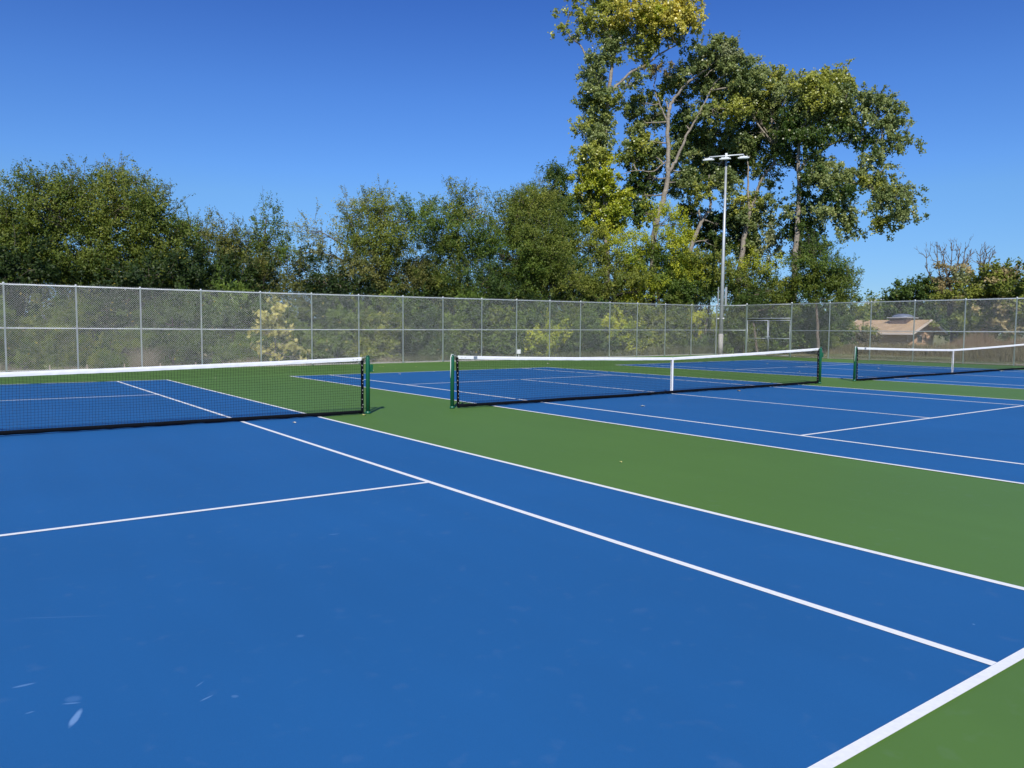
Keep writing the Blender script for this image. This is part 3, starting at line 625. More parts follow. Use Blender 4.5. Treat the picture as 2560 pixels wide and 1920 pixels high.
px_tree('poplar_tree', 'poplar with a bent leaning bare trunk just left of the floodlight pole', 'tree', 64,
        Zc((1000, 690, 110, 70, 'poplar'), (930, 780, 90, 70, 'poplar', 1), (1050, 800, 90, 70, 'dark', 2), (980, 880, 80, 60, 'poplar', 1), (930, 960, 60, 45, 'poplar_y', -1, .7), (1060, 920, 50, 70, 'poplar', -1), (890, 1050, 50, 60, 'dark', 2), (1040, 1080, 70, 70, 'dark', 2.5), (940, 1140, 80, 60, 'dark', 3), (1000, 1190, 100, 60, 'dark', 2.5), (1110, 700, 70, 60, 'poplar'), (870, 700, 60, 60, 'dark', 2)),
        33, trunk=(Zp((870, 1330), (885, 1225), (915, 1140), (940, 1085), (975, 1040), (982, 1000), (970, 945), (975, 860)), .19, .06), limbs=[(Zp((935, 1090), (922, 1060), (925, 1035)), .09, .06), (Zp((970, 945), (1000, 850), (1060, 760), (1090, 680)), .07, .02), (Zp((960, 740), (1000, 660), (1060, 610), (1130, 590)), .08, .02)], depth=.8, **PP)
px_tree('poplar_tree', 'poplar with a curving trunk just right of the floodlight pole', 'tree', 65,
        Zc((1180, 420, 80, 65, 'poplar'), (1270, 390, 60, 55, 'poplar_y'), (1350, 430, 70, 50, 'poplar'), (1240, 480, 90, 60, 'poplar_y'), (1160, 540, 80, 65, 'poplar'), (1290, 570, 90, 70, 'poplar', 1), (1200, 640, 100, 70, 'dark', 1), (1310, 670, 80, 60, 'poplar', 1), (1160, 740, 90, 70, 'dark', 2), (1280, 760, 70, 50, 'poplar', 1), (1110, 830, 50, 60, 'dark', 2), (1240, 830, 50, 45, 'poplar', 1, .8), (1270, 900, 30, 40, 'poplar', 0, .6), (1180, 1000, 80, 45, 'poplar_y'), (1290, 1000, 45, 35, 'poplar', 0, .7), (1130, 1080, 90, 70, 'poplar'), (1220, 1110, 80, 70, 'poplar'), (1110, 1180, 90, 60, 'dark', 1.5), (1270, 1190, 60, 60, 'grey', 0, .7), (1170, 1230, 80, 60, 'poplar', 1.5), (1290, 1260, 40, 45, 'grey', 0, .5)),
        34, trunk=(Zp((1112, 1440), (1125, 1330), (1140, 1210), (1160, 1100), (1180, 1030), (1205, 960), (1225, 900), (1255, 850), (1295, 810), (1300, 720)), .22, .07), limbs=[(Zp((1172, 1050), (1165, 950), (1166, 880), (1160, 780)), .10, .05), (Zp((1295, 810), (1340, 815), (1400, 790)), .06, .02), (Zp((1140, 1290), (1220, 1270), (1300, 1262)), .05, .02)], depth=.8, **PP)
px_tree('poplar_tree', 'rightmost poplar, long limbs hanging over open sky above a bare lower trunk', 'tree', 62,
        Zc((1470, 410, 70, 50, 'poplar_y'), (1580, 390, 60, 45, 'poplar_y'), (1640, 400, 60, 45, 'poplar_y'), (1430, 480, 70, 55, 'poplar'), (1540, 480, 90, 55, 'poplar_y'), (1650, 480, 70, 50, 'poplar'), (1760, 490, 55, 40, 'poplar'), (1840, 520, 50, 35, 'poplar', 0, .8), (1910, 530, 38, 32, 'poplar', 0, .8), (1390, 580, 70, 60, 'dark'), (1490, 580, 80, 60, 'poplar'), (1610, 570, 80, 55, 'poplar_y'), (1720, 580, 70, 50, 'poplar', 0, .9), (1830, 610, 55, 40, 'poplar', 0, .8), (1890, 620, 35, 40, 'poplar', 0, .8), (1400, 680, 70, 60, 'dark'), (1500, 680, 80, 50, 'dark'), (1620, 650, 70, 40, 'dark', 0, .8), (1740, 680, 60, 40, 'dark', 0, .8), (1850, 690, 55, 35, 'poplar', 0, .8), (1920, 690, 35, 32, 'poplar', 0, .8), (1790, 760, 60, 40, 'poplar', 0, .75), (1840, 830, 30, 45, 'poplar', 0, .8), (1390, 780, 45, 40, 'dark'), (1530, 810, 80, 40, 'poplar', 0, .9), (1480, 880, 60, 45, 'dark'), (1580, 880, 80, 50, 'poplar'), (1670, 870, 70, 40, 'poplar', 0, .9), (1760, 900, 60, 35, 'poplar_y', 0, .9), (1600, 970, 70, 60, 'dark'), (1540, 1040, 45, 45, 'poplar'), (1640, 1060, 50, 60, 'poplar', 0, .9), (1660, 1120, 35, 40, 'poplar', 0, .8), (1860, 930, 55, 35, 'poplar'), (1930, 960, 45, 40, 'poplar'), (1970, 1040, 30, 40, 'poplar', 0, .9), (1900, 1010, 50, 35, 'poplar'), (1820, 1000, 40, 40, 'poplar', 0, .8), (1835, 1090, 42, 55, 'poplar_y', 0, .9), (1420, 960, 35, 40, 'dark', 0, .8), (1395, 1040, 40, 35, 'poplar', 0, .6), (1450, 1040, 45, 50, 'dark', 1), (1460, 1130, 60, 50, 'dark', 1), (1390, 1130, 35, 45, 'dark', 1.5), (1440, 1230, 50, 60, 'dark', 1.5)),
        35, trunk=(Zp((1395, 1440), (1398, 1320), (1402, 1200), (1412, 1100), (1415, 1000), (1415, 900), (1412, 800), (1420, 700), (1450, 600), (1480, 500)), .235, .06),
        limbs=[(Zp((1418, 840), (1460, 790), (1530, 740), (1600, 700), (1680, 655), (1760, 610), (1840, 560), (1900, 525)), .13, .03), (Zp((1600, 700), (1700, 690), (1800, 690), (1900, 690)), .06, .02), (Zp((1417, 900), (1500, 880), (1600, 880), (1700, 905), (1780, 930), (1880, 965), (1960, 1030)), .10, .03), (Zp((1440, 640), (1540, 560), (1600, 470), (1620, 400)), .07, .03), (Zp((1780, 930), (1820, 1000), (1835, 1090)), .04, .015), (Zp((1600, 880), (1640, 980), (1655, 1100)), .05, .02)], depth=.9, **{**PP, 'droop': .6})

# lower trees and big shrubs in front of the poplars
SH = dict(leaf=(.08, .13), spray=.7, clump=.46, asp=.55)
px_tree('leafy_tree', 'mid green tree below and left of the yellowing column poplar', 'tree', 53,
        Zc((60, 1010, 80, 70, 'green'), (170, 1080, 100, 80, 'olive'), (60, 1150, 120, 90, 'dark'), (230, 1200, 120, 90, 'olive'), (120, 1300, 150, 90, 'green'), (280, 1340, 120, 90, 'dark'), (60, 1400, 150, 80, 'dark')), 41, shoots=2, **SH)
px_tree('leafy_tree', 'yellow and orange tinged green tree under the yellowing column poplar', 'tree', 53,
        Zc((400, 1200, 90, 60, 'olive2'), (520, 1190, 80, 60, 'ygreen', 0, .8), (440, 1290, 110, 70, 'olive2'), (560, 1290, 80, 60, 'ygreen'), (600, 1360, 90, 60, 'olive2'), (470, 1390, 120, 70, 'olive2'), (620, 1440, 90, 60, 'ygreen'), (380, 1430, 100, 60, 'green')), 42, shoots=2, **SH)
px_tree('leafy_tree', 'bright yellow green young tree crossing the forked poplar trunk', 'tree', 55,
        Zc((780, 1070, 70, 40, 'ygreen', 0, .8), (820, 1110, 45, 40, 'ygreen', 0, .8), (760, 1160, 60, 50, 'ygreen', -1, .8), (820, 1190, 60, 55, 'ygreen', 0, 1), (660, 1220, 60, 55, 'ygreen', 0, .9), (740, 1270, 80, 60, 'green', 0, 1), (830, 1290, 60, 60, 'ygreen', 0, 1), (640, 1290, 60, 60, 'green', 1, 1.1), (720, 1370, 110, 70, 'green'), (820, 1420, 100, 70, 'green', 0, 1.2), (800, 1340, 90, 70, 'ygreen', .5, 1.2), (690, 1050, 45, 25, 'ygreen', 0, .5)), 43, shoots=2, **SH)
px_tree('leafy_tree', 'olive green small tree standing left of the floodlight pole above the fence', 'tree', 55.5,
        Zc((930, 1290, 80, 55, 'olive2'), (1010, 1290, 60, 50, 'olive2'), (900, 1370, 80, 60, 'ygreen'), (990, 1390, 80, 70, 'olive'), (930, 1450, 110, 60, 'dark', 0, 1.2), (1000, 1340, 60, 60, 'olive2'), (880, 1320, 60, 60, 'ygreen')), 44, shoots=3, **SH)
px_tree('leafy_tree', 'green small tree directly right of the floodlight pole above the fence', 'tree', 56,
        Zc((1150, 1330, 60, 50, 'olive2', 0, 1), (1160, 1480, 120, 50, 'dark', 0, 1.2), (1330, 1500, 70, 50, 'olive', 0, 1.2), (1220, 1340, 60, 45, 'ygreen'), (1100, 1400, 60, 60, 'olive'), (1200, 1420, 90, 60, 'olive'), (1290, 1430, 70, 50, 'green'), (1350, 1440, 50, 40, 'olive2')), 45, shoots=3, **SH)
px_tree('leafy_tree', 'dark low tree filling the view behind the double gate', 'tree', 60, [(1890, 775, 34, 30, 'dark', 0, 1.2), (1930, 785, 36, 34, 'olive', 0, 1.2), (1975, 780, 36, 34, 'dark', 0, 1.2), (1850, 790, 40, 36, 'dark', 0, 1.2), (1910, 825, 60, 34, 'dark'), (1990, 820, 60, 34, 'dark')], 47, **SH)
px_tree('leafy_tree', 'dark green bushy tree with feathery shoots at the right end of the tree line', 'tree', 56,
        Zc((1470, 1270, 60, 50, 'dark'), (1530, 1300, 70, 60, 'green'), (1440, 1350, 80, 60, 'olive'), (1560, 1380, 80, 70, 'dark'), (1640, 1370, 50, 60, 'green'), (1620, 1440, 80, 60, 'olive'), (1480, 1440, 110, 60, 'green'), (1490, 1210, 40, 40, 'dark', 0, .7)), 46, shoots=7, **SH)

# bushes along the back, seen through the fence
ORD = ['first', 'second', 'third', 'fourth', 'fifth', 'sixth', 'seventh', 'eighth', 'ninth', 'tenth', 'eleventh', 'twelfth', 'thirteenth', 'fourteenth', 'fifteenth', 'sixteenth', 'seventeenth']
rgb = np.random.default_rng(5)
pals = ['green', 'olive', 'olive2', 'dark', 'green', 'olive', 'green', 'olive2', 'dark', 'olive', 'green', 'ygreen', 'olive', 'green', 'ygreen', 'olive2', 'olive']
adj = {'green': 'green', 'olive': 'olive green', 'olive2': 'pale olive', 'dark': 'dark green', 'poplar_y': 'yellowish', 'ygreen': 'yellow green'}
def bush(x, y, h, wd, pal, label, seed, group='bushes behind the back fence', cat='bush', **kw):
    global NL
    rg = np.random.default_rng(seed); z0 = float(terrain_z(x, y)); B = []
    n = 5
    for i in range(n):
        a = rg.uniform(0, 6.28); rr = wd*.35*rg.uniform(.2, 1)
        hz = h*(.22+.62*i/(n-1)); s_ = .36*wd*(1-.35*i/(n-1))
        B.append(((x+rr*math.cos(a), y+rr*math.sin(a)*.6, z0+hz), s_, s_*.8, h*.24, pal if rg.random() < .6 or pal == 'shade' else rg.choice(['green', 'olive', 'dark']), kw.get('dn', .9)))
    kw.pop('dn', None)
    r_, k = make_tree('bush', label, cat, B, rg, (x, y, z0), ([(x, y, z0), (x+.1, y, z0+h*.4), (x, y, z0+h*.8)], .05, .02), (), group=group, shoots=1.2, **{**SH, 'leaf': (.10, .16), 'clump': .36, 'spray': .5, **kw}); NL += k
# x where each fence panel's sight line meets the planting at y
for i in range(17):
    xa, xb = BX[i+1], BX[i+2]; y = 23.2+rgb.uniform(-.6, .8)
    xm = (xa+xb)/2; k = (y-CAM[1])/(FY-CAM[1]); x = CAM[0]+(xm-CAM[0])*k
    h = rgb.uniform(2.9, 3.9)*(.95 if i != 2 else .6)
    bush(x, y, h, rgb.uniform(2.9, 3.5), pals[i], f'{adj[pals[i]]} bush seen through the {ORD[i]} full fence panel from the left', 100+i, dn=.8 if i < 9 else .9)
for i in range(9):       # a second, taller row that closes the view, shade put into its leaf colour
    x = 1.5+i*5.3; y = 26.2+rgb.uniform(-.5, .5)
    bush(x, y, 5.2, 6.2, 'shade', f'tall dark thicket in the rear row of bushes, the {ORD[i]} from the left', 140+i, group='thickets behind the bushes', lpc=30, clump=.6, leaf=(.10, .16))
for i, (x, y, h, wd, pal, lb) in enumerate([(42.3, 22.5, 3.0, 3.2, 'ygreen', 'yellow green bush right behind the base of the floodlight pole'), (44.6, 20.6, 3.2, 3.2, 'olive', 'olive bush seen through the left leaf of the double gate'),
        (47.5, 19.2, 3.6, 3.4, 'green', 'green bush seen through the right leaf of the double gate'), (51, 19.0, 3.5, 3.6, 'olive2', 'pale olive bush seen just right of the double gate'),
        (54.2, 20.6, 3.3, 3.6, 'dark', 'dark green bush at the right end of the line, left of the house')]):
    bush(x, y, h, wd, pal, lb, 170+i, group='bushes beyond the gate')
# sapling with big pale yellow leaves
rg = np.random.default_rng(77); sx, sy = 11.65, 19.9; sz = float(terrain_z(sx, sy))
B = [((sx+dx, sy+dy, sz+z), a, a*.8, c_, 'yellow' if 0 else 'sap', d_) for dx, dy, z, a, c_, d_ in ((.05, 0, 2.9, .22, .3, .8), (-.35, 0, 2.35, .35, .3, .6), (.25, .1, 2.4, .3, .3, .6), (-.6, 0, 1.75, .3, .35, .5), (0, 0, 1.9, .4, .3, .5), (.65, .1, 1.8, .3, .3, .5), (-.7, 0, 1.1, .25, .3, .5), (.2, 0, 1.2, .4, .3, .4), (.9, 0, 1.05, .3, .3, .5), (-.2, .1, .8, .4, .2, .4), (1.0, 0, .6, .25, .2, .4))]
PAL['sap'] = ((.30, .29, .07), (.62, .56, .20))
r_, k = make_tree('sapling', 'slender sapling with big pale yellow leaves standing close behind the back fence', 'tree', B, rg, (sx, sy, sz), ([(sx, sy, sz), (sx+.02, sy, sz+1.5), (sx+.03, sy, sz+2.9)], .028, .008), (), leaf=(.10, .17), spray=.3, clump=.2, asp=.9, droop=.5, lpc=6, bark=m_bark, rt=.02); NL += k

# ------------------------------------------------------------------ dry grass and weeds (uncountable)
def blades(name, label, cat, x, y, h, wid, pal, rg, lean=.25, heads=None):
    n = len(x); z = terrain_z(x, y); a = rg.uniform(0, 6.28, n); ln = rg.normal(0, lean, (n, 2))*h[:, None]
    base = np.stack([x, y, z-.03], 1); tip = base+np.stack([ln[:, 0], ln[:, 1], h], 1); mid = (base+tip)/2+np.stack([-ln[:, 0]*.2, -ln[:, 1]*.2, h*.05], 1)
    s = np.stack([np.cos(a), np.sin(a), 0*a], 1)*wid[:, None]*.5
    V = np.stack([base-s, base+s, mid+s*.8, tip+s*.15, tip-s*.15, mid-s*.8], 1)
    me = bpy.data.meshes.new(name); me.vertices.add(6*n); me.vertices.foreach_set('co', V.reshape(-1).astype(np.float32))
    idx = (np.arange(n)*6)[:, None]+np.array([0, 1, 2, 5, 5, 2, 3, 4])[None]
    me.loops.add(8*n); me.loops.foreach_set('vertex_index', idx.reshape(-1).astype(np.int32)); me.polygons.add(2*n); me.polygons.foreach_set('loop_start', np.arange(0, 8*n, 4, dtype=np.int32)); me.update(calc_edges=True)
    p0, p1 = (np.array(q) for q in PAL[pal]); patch = .5+.35*np.sin(x*.8+y*.37)*np.sin(y*.6-x*.2)
    c = p0+(p1-p0)*np.clip(patch+rg.normal(0, .25, n), 0, 1.2)[:, None]
    c4 = np.ones((2*n, 4), np.float32); c4[:, :3] = np.repeat(c, 2, 0)
    me.attributes.new('tint', 'FLOAT_COLOR', 'FACE').data.foreach_set('color', c4.reshape(-1)); me.materials.append(m_dry)
    o = bpy.data.objects.new(name, me); COL.objects.link(o); tag(o, label, cat, kind='stuff'); return o
rg = np.random.default_rng(9)
n = 20000; x = rg.uniform(-3, 20, n); y = 20.4+rg.gamma(2, .55, n); hh = (.12+.3*rg.random(n))*(1+.7*np.sin(x*1.3)*np.sin(x*.6+1))
blades('dry_weeds', 'bleached dry weeds and dead grass along the ground behind the left part of the back fence', 'weeds', x, y, np.maximum(.15, hh), rg.uniform(.012, .03, n), 'straw', rg, .45)
n = 1500; x = rg.normal(6.6, .42, n); y = rg.normal(20.9, .3, n)
blades('dry_weeds', 'taller tan plume of dead weeds seen through the third full fence panel from the left', 'weeds', x, y, np.maximum(.2, 1.15*np.exp(-((x-6.6)/.5)**2)+rg.normal(0, .12, n)), rg.uniform(.008, .016, n), 'straw', rg, .35)
n = 8000; x = rg.uniform(18, 42, n); y = 20+rg.gamma(2, .6, n)
blades('undergrowth', 'low green and tan undergrowth along the ground behind the right part of the back fence', 'undergrowth', x, y, rg.uniform(.15, .7, n), rg.uniform(.02, .05, n), 'haygreen', rg, .4)
# short mown strip outside the side fence
n = 30000; x = 39.6+rg.random(n)**1.2*9; y = rg.uniform(-8, 17, n)
blades('grass', 'short mown yellowish grass strip just outside the side fence', 'grass', x, y, rg.uniform(.03, .10, n), rg.uniform(.01, .025, n), 'haygreen', rg, .6)
# tall dry meadow
def dist(x, y): return np.hypot(x-CAM[0], y-CAM[1])
n = 90000; x = rg.uniform(48.3, 76, n); y = rg.uniform(-6, 27, n)
edge = 48.5+1.2*np.sin(y*.8)+.8*np.sin(y*2.1); k = (x > edge); x, y = x[k], y[k]
h = (.5+.36*rg.random(len(x)))*(1+.18*np.sin(x*.5+y*.7)+.15*np.sin(y*1.3))*sstep(x-edge[k], -.5, 3)
blades('meadow_grass', 'tall tangled brown and olive meadow grass filling the field between the side fence and the house', 'tall grass', x, y, np.maximum(.2, h), rg.uniform(.02, .05, len(x)), 'hay', rg, .3)
n = 24000; x = rg.uniform(57, 66, n); y = rg.uniform(0, 15.2, n)
env = np.clip(1-np.abs(x-61)/5, 0, 1)*sstep(15.6-y, 0, 3)
h = .6+(1.5+.35*np.sin(y*1.1)+.25*np.sin(y*2.7))*env*rg.uniform(.8, 1.05, n)
blades('dead_brush', 'belt of tall rust brown dead stalks right of the house', 'dead brush', x, y, h, rg.uniform(.015, .035, n), 'rust', rg, .15)

# ------------------------------------------------------------------ silt fence with stakes
rt = empty('silt_fence', (0, 20.2, 0)); tag(rt, 'low black silt fabric barrier with pale wooden stakes behind the left of the back fence', 'silt fence')
mb = MB(); xs2 = np.arange(1.8, 12.2, .2); V = []; 
for x in xs2:
    z = float(terrain_z(x, 20.2)); q = .02*math.sin(x*3); V += [(x, q, z-.02), (x, q+.004, z+.33+.03*math.sin(x*2.3)), (x, q+.012, z+.33+.03*math.sin(x*2.3)), (x, q+.012, z-.02)]
k = len(xs2); mb.add(V, [(i*4+j, i*4+j+1, (i+1)*4+j+1, (i+1)*4+j) for i in range(k-1) for j in range(3)], True); mb.build('fabric', mat('black_geotextile', (.02, .02, .022), .7), rt)
for x in (3.2, 4.43, 5.72, 7.05, 8.39, 9.74, 11.1):
    z = float(terrain_z(x, 20.2)); mb = MB(); mb.box((x, -.03, z+.25), (.035, .035, .56), ry=rg.uniform(-.06, .06)); mb.build('stake', mat('raw_wood', (.55, .45, .32), .8, noise=(20, .15)), rt)

# ------------------------------------------------------------------ house
hz = -1.45
H = empty('brick_house', (82, 30, hz)); tag(H, 'small low brick house with tan shingle gable roof and square vent, beyond the field', 'house')
mbk = bpy.data.materials.new('tan_brick'); mbk.use_nodes = True; t = mbk.node_tree; b = t.nodes['Principled BSDF']; b.inputs['Roughness'].default_value = .9
br = t.nodes.new('ShaderNodeTexBrick'); br.inputs['Color1'].default_value = (.52, .31, .18, 1); br.inputs['Color2'].default_value = (.42, .235, .135, 1); br.inputs['Mortar'].default_value = (.45, .37, .28, 1)
br.inputs['Scale'].default_value = 1; br.inputs['Brick Width'].default_value = .22; br.inputs['Row Height'].default_value = .075; br.inputs['Mortar Size'].default_value = .008
tc = t.nodes.new('ShaderNodeTexCoord'); sp_ = t.nodes.new('ShaderNodeSeparateXYZ'); cb_ = t.nodes.new('ShaderNodeCombineXYZ'); ad = t.nodes.new('ShaderNodeMath')
t.links.new(tc.outputs['Object'], sp_.inputs[0]); t.links.new(sp_.outputs[0], ad.inputs[0]); t.links.new(sp_.outputs[1], ad.inputs[1]); t.links.new(ad.outputs[0], cb_.inputs[0]); t.links.new(sp_.outputs[2], cb_.inputs[1]); t.links.new(cb_.outputs[0], br.inputs['Vector']); t.links.new(br.outputs[0], b.inputs['Base Color'])
m_shing = mat('tan_shingle', (.43, .30, .18), .9, noise=(1.2, .14), bump=(8, .6, .03))
m_fascia = mat('cream_fascia', (.60, .52, .45), .6)
wy0, wy1, wx = -3.0, 3.2, 2.7; eh = 3.1; rh = 4.42; slope_ = (rh-3.05)/3.6
mb = MB(); za = rh-.12-0*slope_; zw = rh-.12-wx*slope_
V = [(-wx, wy0, 0), (wx, wy0, 0), (wx, wy0, zw), (0, wy0, za), (-wx, wy0, zw), (-wx, wy1, 0), (wx, wy1, 0), (wx, wy1, zw), (0, wy1, za), (-wx, wy1, zw)]
mb.add(V, [(0, 1, 2, 3, 4), (9, 8, 7, 6, 5), (0, 4, 9, 5), (1, 6, 7, 2)]); mb.build('wall', mbk, H)
ry0, ry1 = -4.0, 4.0; ex = 3.6; ez = 3.05
mb = MB()
for s in (-1, 1):
    V = [(0, ry0, rh), (0, ry1, rh), (s*ex, ry1, ez), (s*ex, ry0, ez)]; V += [(a, b_, c-.09) for a, b_, c in V]
    mb.add(V, [(0, 3, 2, 1), (4, 5, 6, 7), (0, 4, 7, 3), (1, 2, 6, 5), (2, 3, 7, 6)])
rf = mb.build('roof', m_shing, H)
mb = MB()
for s in (-1, 1):
    mb.box((s*(ex+.02), 0, ez-.08), (.04, 8.08, .2))
    l = math.hypot(ex, rh-ez); an = math.atan2(rh-ez, ex)
    for yy_ in (ry0-.03, ry1+.03): mb.box((s*ex/2, yy_, (rh+ez)/2-.07), (l+.05, .05, .24), ry=s*an)
mb.build('fascia', m_fascia, rf)
m_cup = mat('cupola_brown', (.11, .08, .075), .8); cpy = -1.1
mb = MB(); mb.box((-.1, cpy, 4.2), (2.1, 1.8, .8)); cu = mb.build('roof_vent', m_cup, rf)
mb = MB(); mb.box((-.1, cpy, 4.64), (2.5, 2.15, .08)); mb.build('vent_cap', mat('cap_metal', (.55, .55, .55), .5, .3), cu)
mb = MB(); mb.lathe([(1.10, 0), (1.0, .14), (.78, .26), (.45, .34), (.05, .38)], (-.1, cpy, 4.685), 12)
o = mb.build('vent_dome', mat('blue_grey_metal', (.16, .19, .26), .5, .2), cu); 
fr = MB(); fr.box((-.3+.0, wy0-.03, 2.45), (1.0, .06, .75)); wn = fr.build('window', mat('window_frame', (.25, .2, .17), .6), H)
mb = MB(); mb.box((-.3, wy0-.065, 2.45), (.84, .02, .6)); mb.build('pane', mat('dark_glass', (.03, .035, .04), .1), wn)
mb = MB(); mb.box((-wx-.03, .5, 1.1), (.06, 1.0, 2.1)); dd = mb.build('door', mat('brown_door', (.1, .07, .055), .5), H)
mb = MB(); mb.tube([(-wx-.09, .15, 1.05), (-wx-.03, .15, 1.05)], .03, 8); mb.build('handle', m_galv, dd)
# far pale building
a = at(2217, 765, 300)
mb = MB(); mb.box((0, 0, 6.5), (7, 12, 13)); mb.box((0, 3, 13.4), (4, 4, .8)); o = mb.build('distant_building', mat('pale_concrete', (.62, .60, .57), .8))
o.location = (a[0], a[1], a[2]-13+1.5); tag(o, 'pale flat topped building tiny in the distance above the trees left of the roof vent', 'building')
mwd = mat('dark_window', (.05, .06, .07), .3)
for zz in (3, 6, 9, 11.5): mb = MB(); mb.box((-3.52, 0, zz), (.06, 10, 1.0)); mb.build('window', mwd, o)

# ------------------------------------------------------------------ far trees on the right
FT = dict(leaf=(.20, .34), spray=1.2, clump=.9, asp=.7, lpc=36, dens=.85)
px_tree('leafy_tree', 'dark green domed tree behind the house', 'tree', 125, [(2290, 735, 50, 28, 'dark'), (2340, 738, 40, 30, 'olive'), (2250, 755, 35, 28, 'dark'), (2380, 755, 35, 30, 'dark'), (2270, 790, 60, 32, 'dark'), (2350, 800, 60, 35, 'dark')], 61, **FT)
px_tree('leafy_tree', 'low olive tree peeping over the fence between the tree line and the house', 'tree', 140, [(2170, 782, 30, 22, 'olive2'), (2195, 790, 28, 20, 'olive2'), (2150, 800, 30, 20, 'olive')], 62, **FT)
px_tree('leafy_tree', 'dark low tree at the left end of the house roof', 'tree', 110, [(2105, 775, 32, 24, 'dark'), (2135, 790, 34, 22, 'olive'), (2090, 800, 40, 25, 'dark'), (2120, 815, 50, 20, 'dark')], 63, **FT)
px_tree('leafy_tree', 'dark green low tree between the tiny pale building and the domed tree', 'tree', 135, [(2235, 790, 26, 16, 'dark'), (2215, 805, 36, 18, 'green')], 64, **FT)
def bare(pts, r0, r1, rg, base, tb, lvl=0):
    P = np.array(pts)-base; tb.tube(P, np.linspace(r0, r1, len(P)), 5, False)
    if lvl >= 2: return
    for i in range(1, len(P)):
        for _ in range(3 if lvl == 0 else 2):
            d = P[i]-P[i-1]; l = np.linalg.norm(d); dv = unit((unit(d[None])+rg.normal(0, .4, (1, 3))+[0, 0, .2]))[0]
            Q = curve(P[i], P[i]+dv*l*rg.uniform(.6, 1.1), .08, rg, 4)+base
            bare(list(Q), r0*.5, r0*.12, rg, base, tb, lvl+1)
def bare_tree(label, D, bl, trunk, limbs, bares, seed, **kw):
    r_ = px_tree('autumn_tree', label, 'tree', D, bl, seed, trunk=trunk, limbs=limbs, **kw)
    rg = np.random.default_rng(seed+500); base = np.array(r_.location); tb = MB()
    for b_ in bares: bare([at(u, v, D) for u, v in b_], .085, .03, rg, base, tb)
    tb.build('bare_branch', m_bark2, r_)
bare_tree('half bare tree with a crooked trunk and leafless upper twigs, standing right of the house', 95,
    [(2385, 672, 24, 22, 'tan', 0, .55), (2365, 700, 25, 20, 'tan', 0, .5), (2398, 705, 25, 22, 'olive2', 0, .55), (2345, 712, 20, 14, 'tan', 0, .5), (2372, 740, 34, 20, 'olive2', 0, .6), (2410, 690, 16, 22, 'tan', 0, .5), (2400, 760, 35, 20, 'tan', 0, .5)],
    ([(2386, 822), (2384, 800), (2374, 780), (2377, 755), (2380, 730), (2372, 705), (2368, 690)], .42, .14),
    [([(2380, 735), (2392, 715), (2402, 690)], .15, .05), ([(2378, 745), (2360, 720), (2350, 705)], .12, .05)],
    [[(2352, 705), (2350, 690), (2344, 655), (2343, 630)], [(2332, 706), (2326, 690), (2318, 675), (2316, 645)], [(2368, 690), (2362, 665), (2358, 640), (2352, 626)], [(2372, 690), (2378, 660), (2380, 628)], [(2400, 690), (2408, 660), (2412, 630)], [(2404, 680), (2416, 655), (2424, 640)], [(2388, 680), (2396, 650), (2399, 625)]], 71, **{**FT, 'leaf': (.14, .24), 'spray': .9, 'clump': .7})
bare_tree('broad olive and tan autumn tree with few bare top twigs at the right edge', 90,
    [(2475, 690, 34, 24, 'olive2', 0, .9), (2500, 680, 30, 20, 'tan', 0, .9), (2450, 705, 30, 22, 'grey', 0, .8), (2520, 705, 34, 24, 'tan'), (2440, 735, 30, 18, 'tan', 0, .8), (2480, 735, 50, 26, 'olive2'), (2530, 735, 40, 26, 'olive2'), (2450, 775, 50, 28, 'olive'), (2510, 775, 60, 30, 'tan'), (2430, 800, 50, 25, 'olive2'), (2500, 810, 70, 25, 'olive')],
    ([(2462, 830), (2462, 780), (2460, 730), (2458, 700)], .4, .12), [([(2462, 760), (2490, 730), (2510, 705)], .14, .05)],
    [[(2455, 695), (2452, 665), (2450, 640)], [(2470, 680), (2472, 655), (2480, 640)], [(2462, 690), (2461, 660), (2466, 635)]], 72, **{**FT, 'leaf': (.16, .28), 'spray': 1.0, 'clump': .8})
px_tree('leafy_tree', 'pale olive tree cut off by the right edge of the photo', 'tree', 85, [(2570, 740, 40, 40, 'olive2', 0, .8), (2600, 700, 50, 50, 'olive'), (2560, 790, 40, 30, 'tan'), (2620, 780, 60, 50, 'olive2')], 73, **{**FT, 'leaf': (.16, .28)})
px_tree('leafy_tree', 'dark low hedge like tree filling the gap between the house and the half bare tree', 'tree', 110, [(2400, 790, 40, 30, 'olive'), (2440, 790, 50, 35, 'olive'), (2370, 815, 40, 20, 'dark'), (2480, 822, 50, 16, 'olive'), (2545, 822, 50, 16, 'dark')], 74, **FT)
px_tree('shrub', 'rounded olive shrub in front of the left end of the house roof', 'bush', 76, [(2158, 818, 13, 12, 'olive2', 0, .45), (2145, 832, 18, 11, 'olive', 0, .55), (2178, 834, 17, 10, 'olive2', 0, .55), (2160, 845, 40, 9, 'hay', 0, .6)], 75, leaf=(.12, .2), spray=.6, clump=.5)

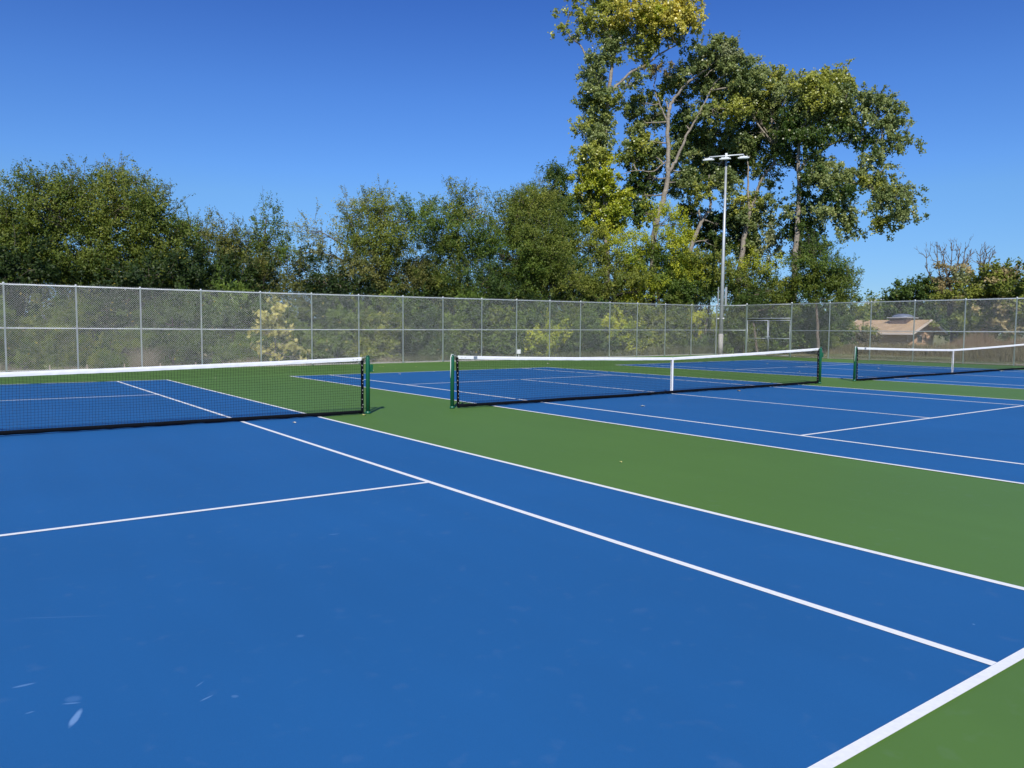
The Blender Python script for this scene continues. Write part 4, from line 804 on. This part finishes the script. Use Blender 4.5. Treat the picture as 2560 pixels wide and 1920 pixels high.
# ------------------------------------------------------------------ litter on the courts
rg = np.random.default_rng(3)
m_lf = [mat('dry_leaf_yellow', (.55, .50, .18), .7), mat('dry_leaf_pale', (.55, .52, .42), .7), mat('dry_leaf_brown', (.30, .2, .1), .7)]
LIT = [(911, 1038, .09, 0, 'pale yellow fallen leaf on the green paint at the foot of the nearest net post'),
 (735, 1057, .08, 1, 'small pale leaf on the blue court just in front of the nearest net'),
 (539, 945, .07, 1, 'small leaf on the far green strip seen through the left part of the nearest net'),
 (949, 916, .08, 0, 'leaf on the green strip near the fence, left of a pair'), (958, 916.5, .06, 0, 'leaf on the green strip near the fence, right of a pair'),
 (989, 922, .06, 0, 'tiny leaf on the far green strip, closer to the blue than the others'), (1040, 917, .07, 0, 'single leaf on the far green strip between the two near posts'),
 (999, 935.5, .09, 1, 'pale leaf on the far blue corner of the middle court between the posts'),
 (1371, 909.5, .16, 1, 'curled white scrap on the far green strip behind the middle net'),
 (1518, 932, .07, 1, 'pale speck on the doubles line seen through the middle net'),
 (1607, 1016, .10, 1, 'pale crumpled leaf lying on the blue in front of the middle net strap'),
 (1846, 977.5, .11, 2, 'crumpled leaf just in front of the right half of the middle net'),
 (2015, 912, .15, 1, 'white scrap on the far court seen left of the right post of the middle net'),
 (1999, 929, .10, 1, 'smaller pale scrap on the far court seen through the right end of the middle net'),
 (1918, 910, .12, 1, 'pale scrap on the far blue court seen through the middle net'),
 (2269, 946, .11, 2, 'brownish leaf lying along the front of the farthest net'),
 (2506, 928.6, .14, 1, 'pale leaf in front of the right part of the farthest net'), (2195, 921, .10, 1, 'pale speck on the blue behind the left part of the farthest net'),
 (1552, 1155, .05, 0, 'tiny leaf alone on the wide green strip between the near and middle courts')]
for i, (u, v, s, mi, lb) in enumerate(LIT):
    r = ray(u, v); tt = (.0054*(CAM[0]-10)-CAM[2]+.01)/(r[2]-.0054*r[0]); p = CAM+r*tt
    if p[0] < 10: p = CAM+r*(-(CAM[2]-.01)/r[2])
    V = []; n = 9
    for k in range(n):
        a = 2*math.pi*k/n; q = s*.5*(1+.25*math.cos(a*3+i)+rg.uniform(-.1, .1))*(1 if k % 2 else .8); V.append((q*math.cos(a), q*.65*math.sin(a), s*.22*abs(math.sin(a))+.004))
    V.append((0, 0, .008)); Fc = [(k, (k+1) % n, n) for k in range(n)]
    mb = MB(); mb.add(V, Fc, False); o = mb.build('fallen_leaf', m_lf[mi]); o.location = (p[0], p[1], gz(p[0])+.007); o.rotation_euler.z = rg.uniform(0, 6.28)
    so_ = o.modifiers.new('s', 'SOLIDIFY'); so_.thickness = .003
    tag(o, lb, 'leaf', 'fallen leaves on the courts')
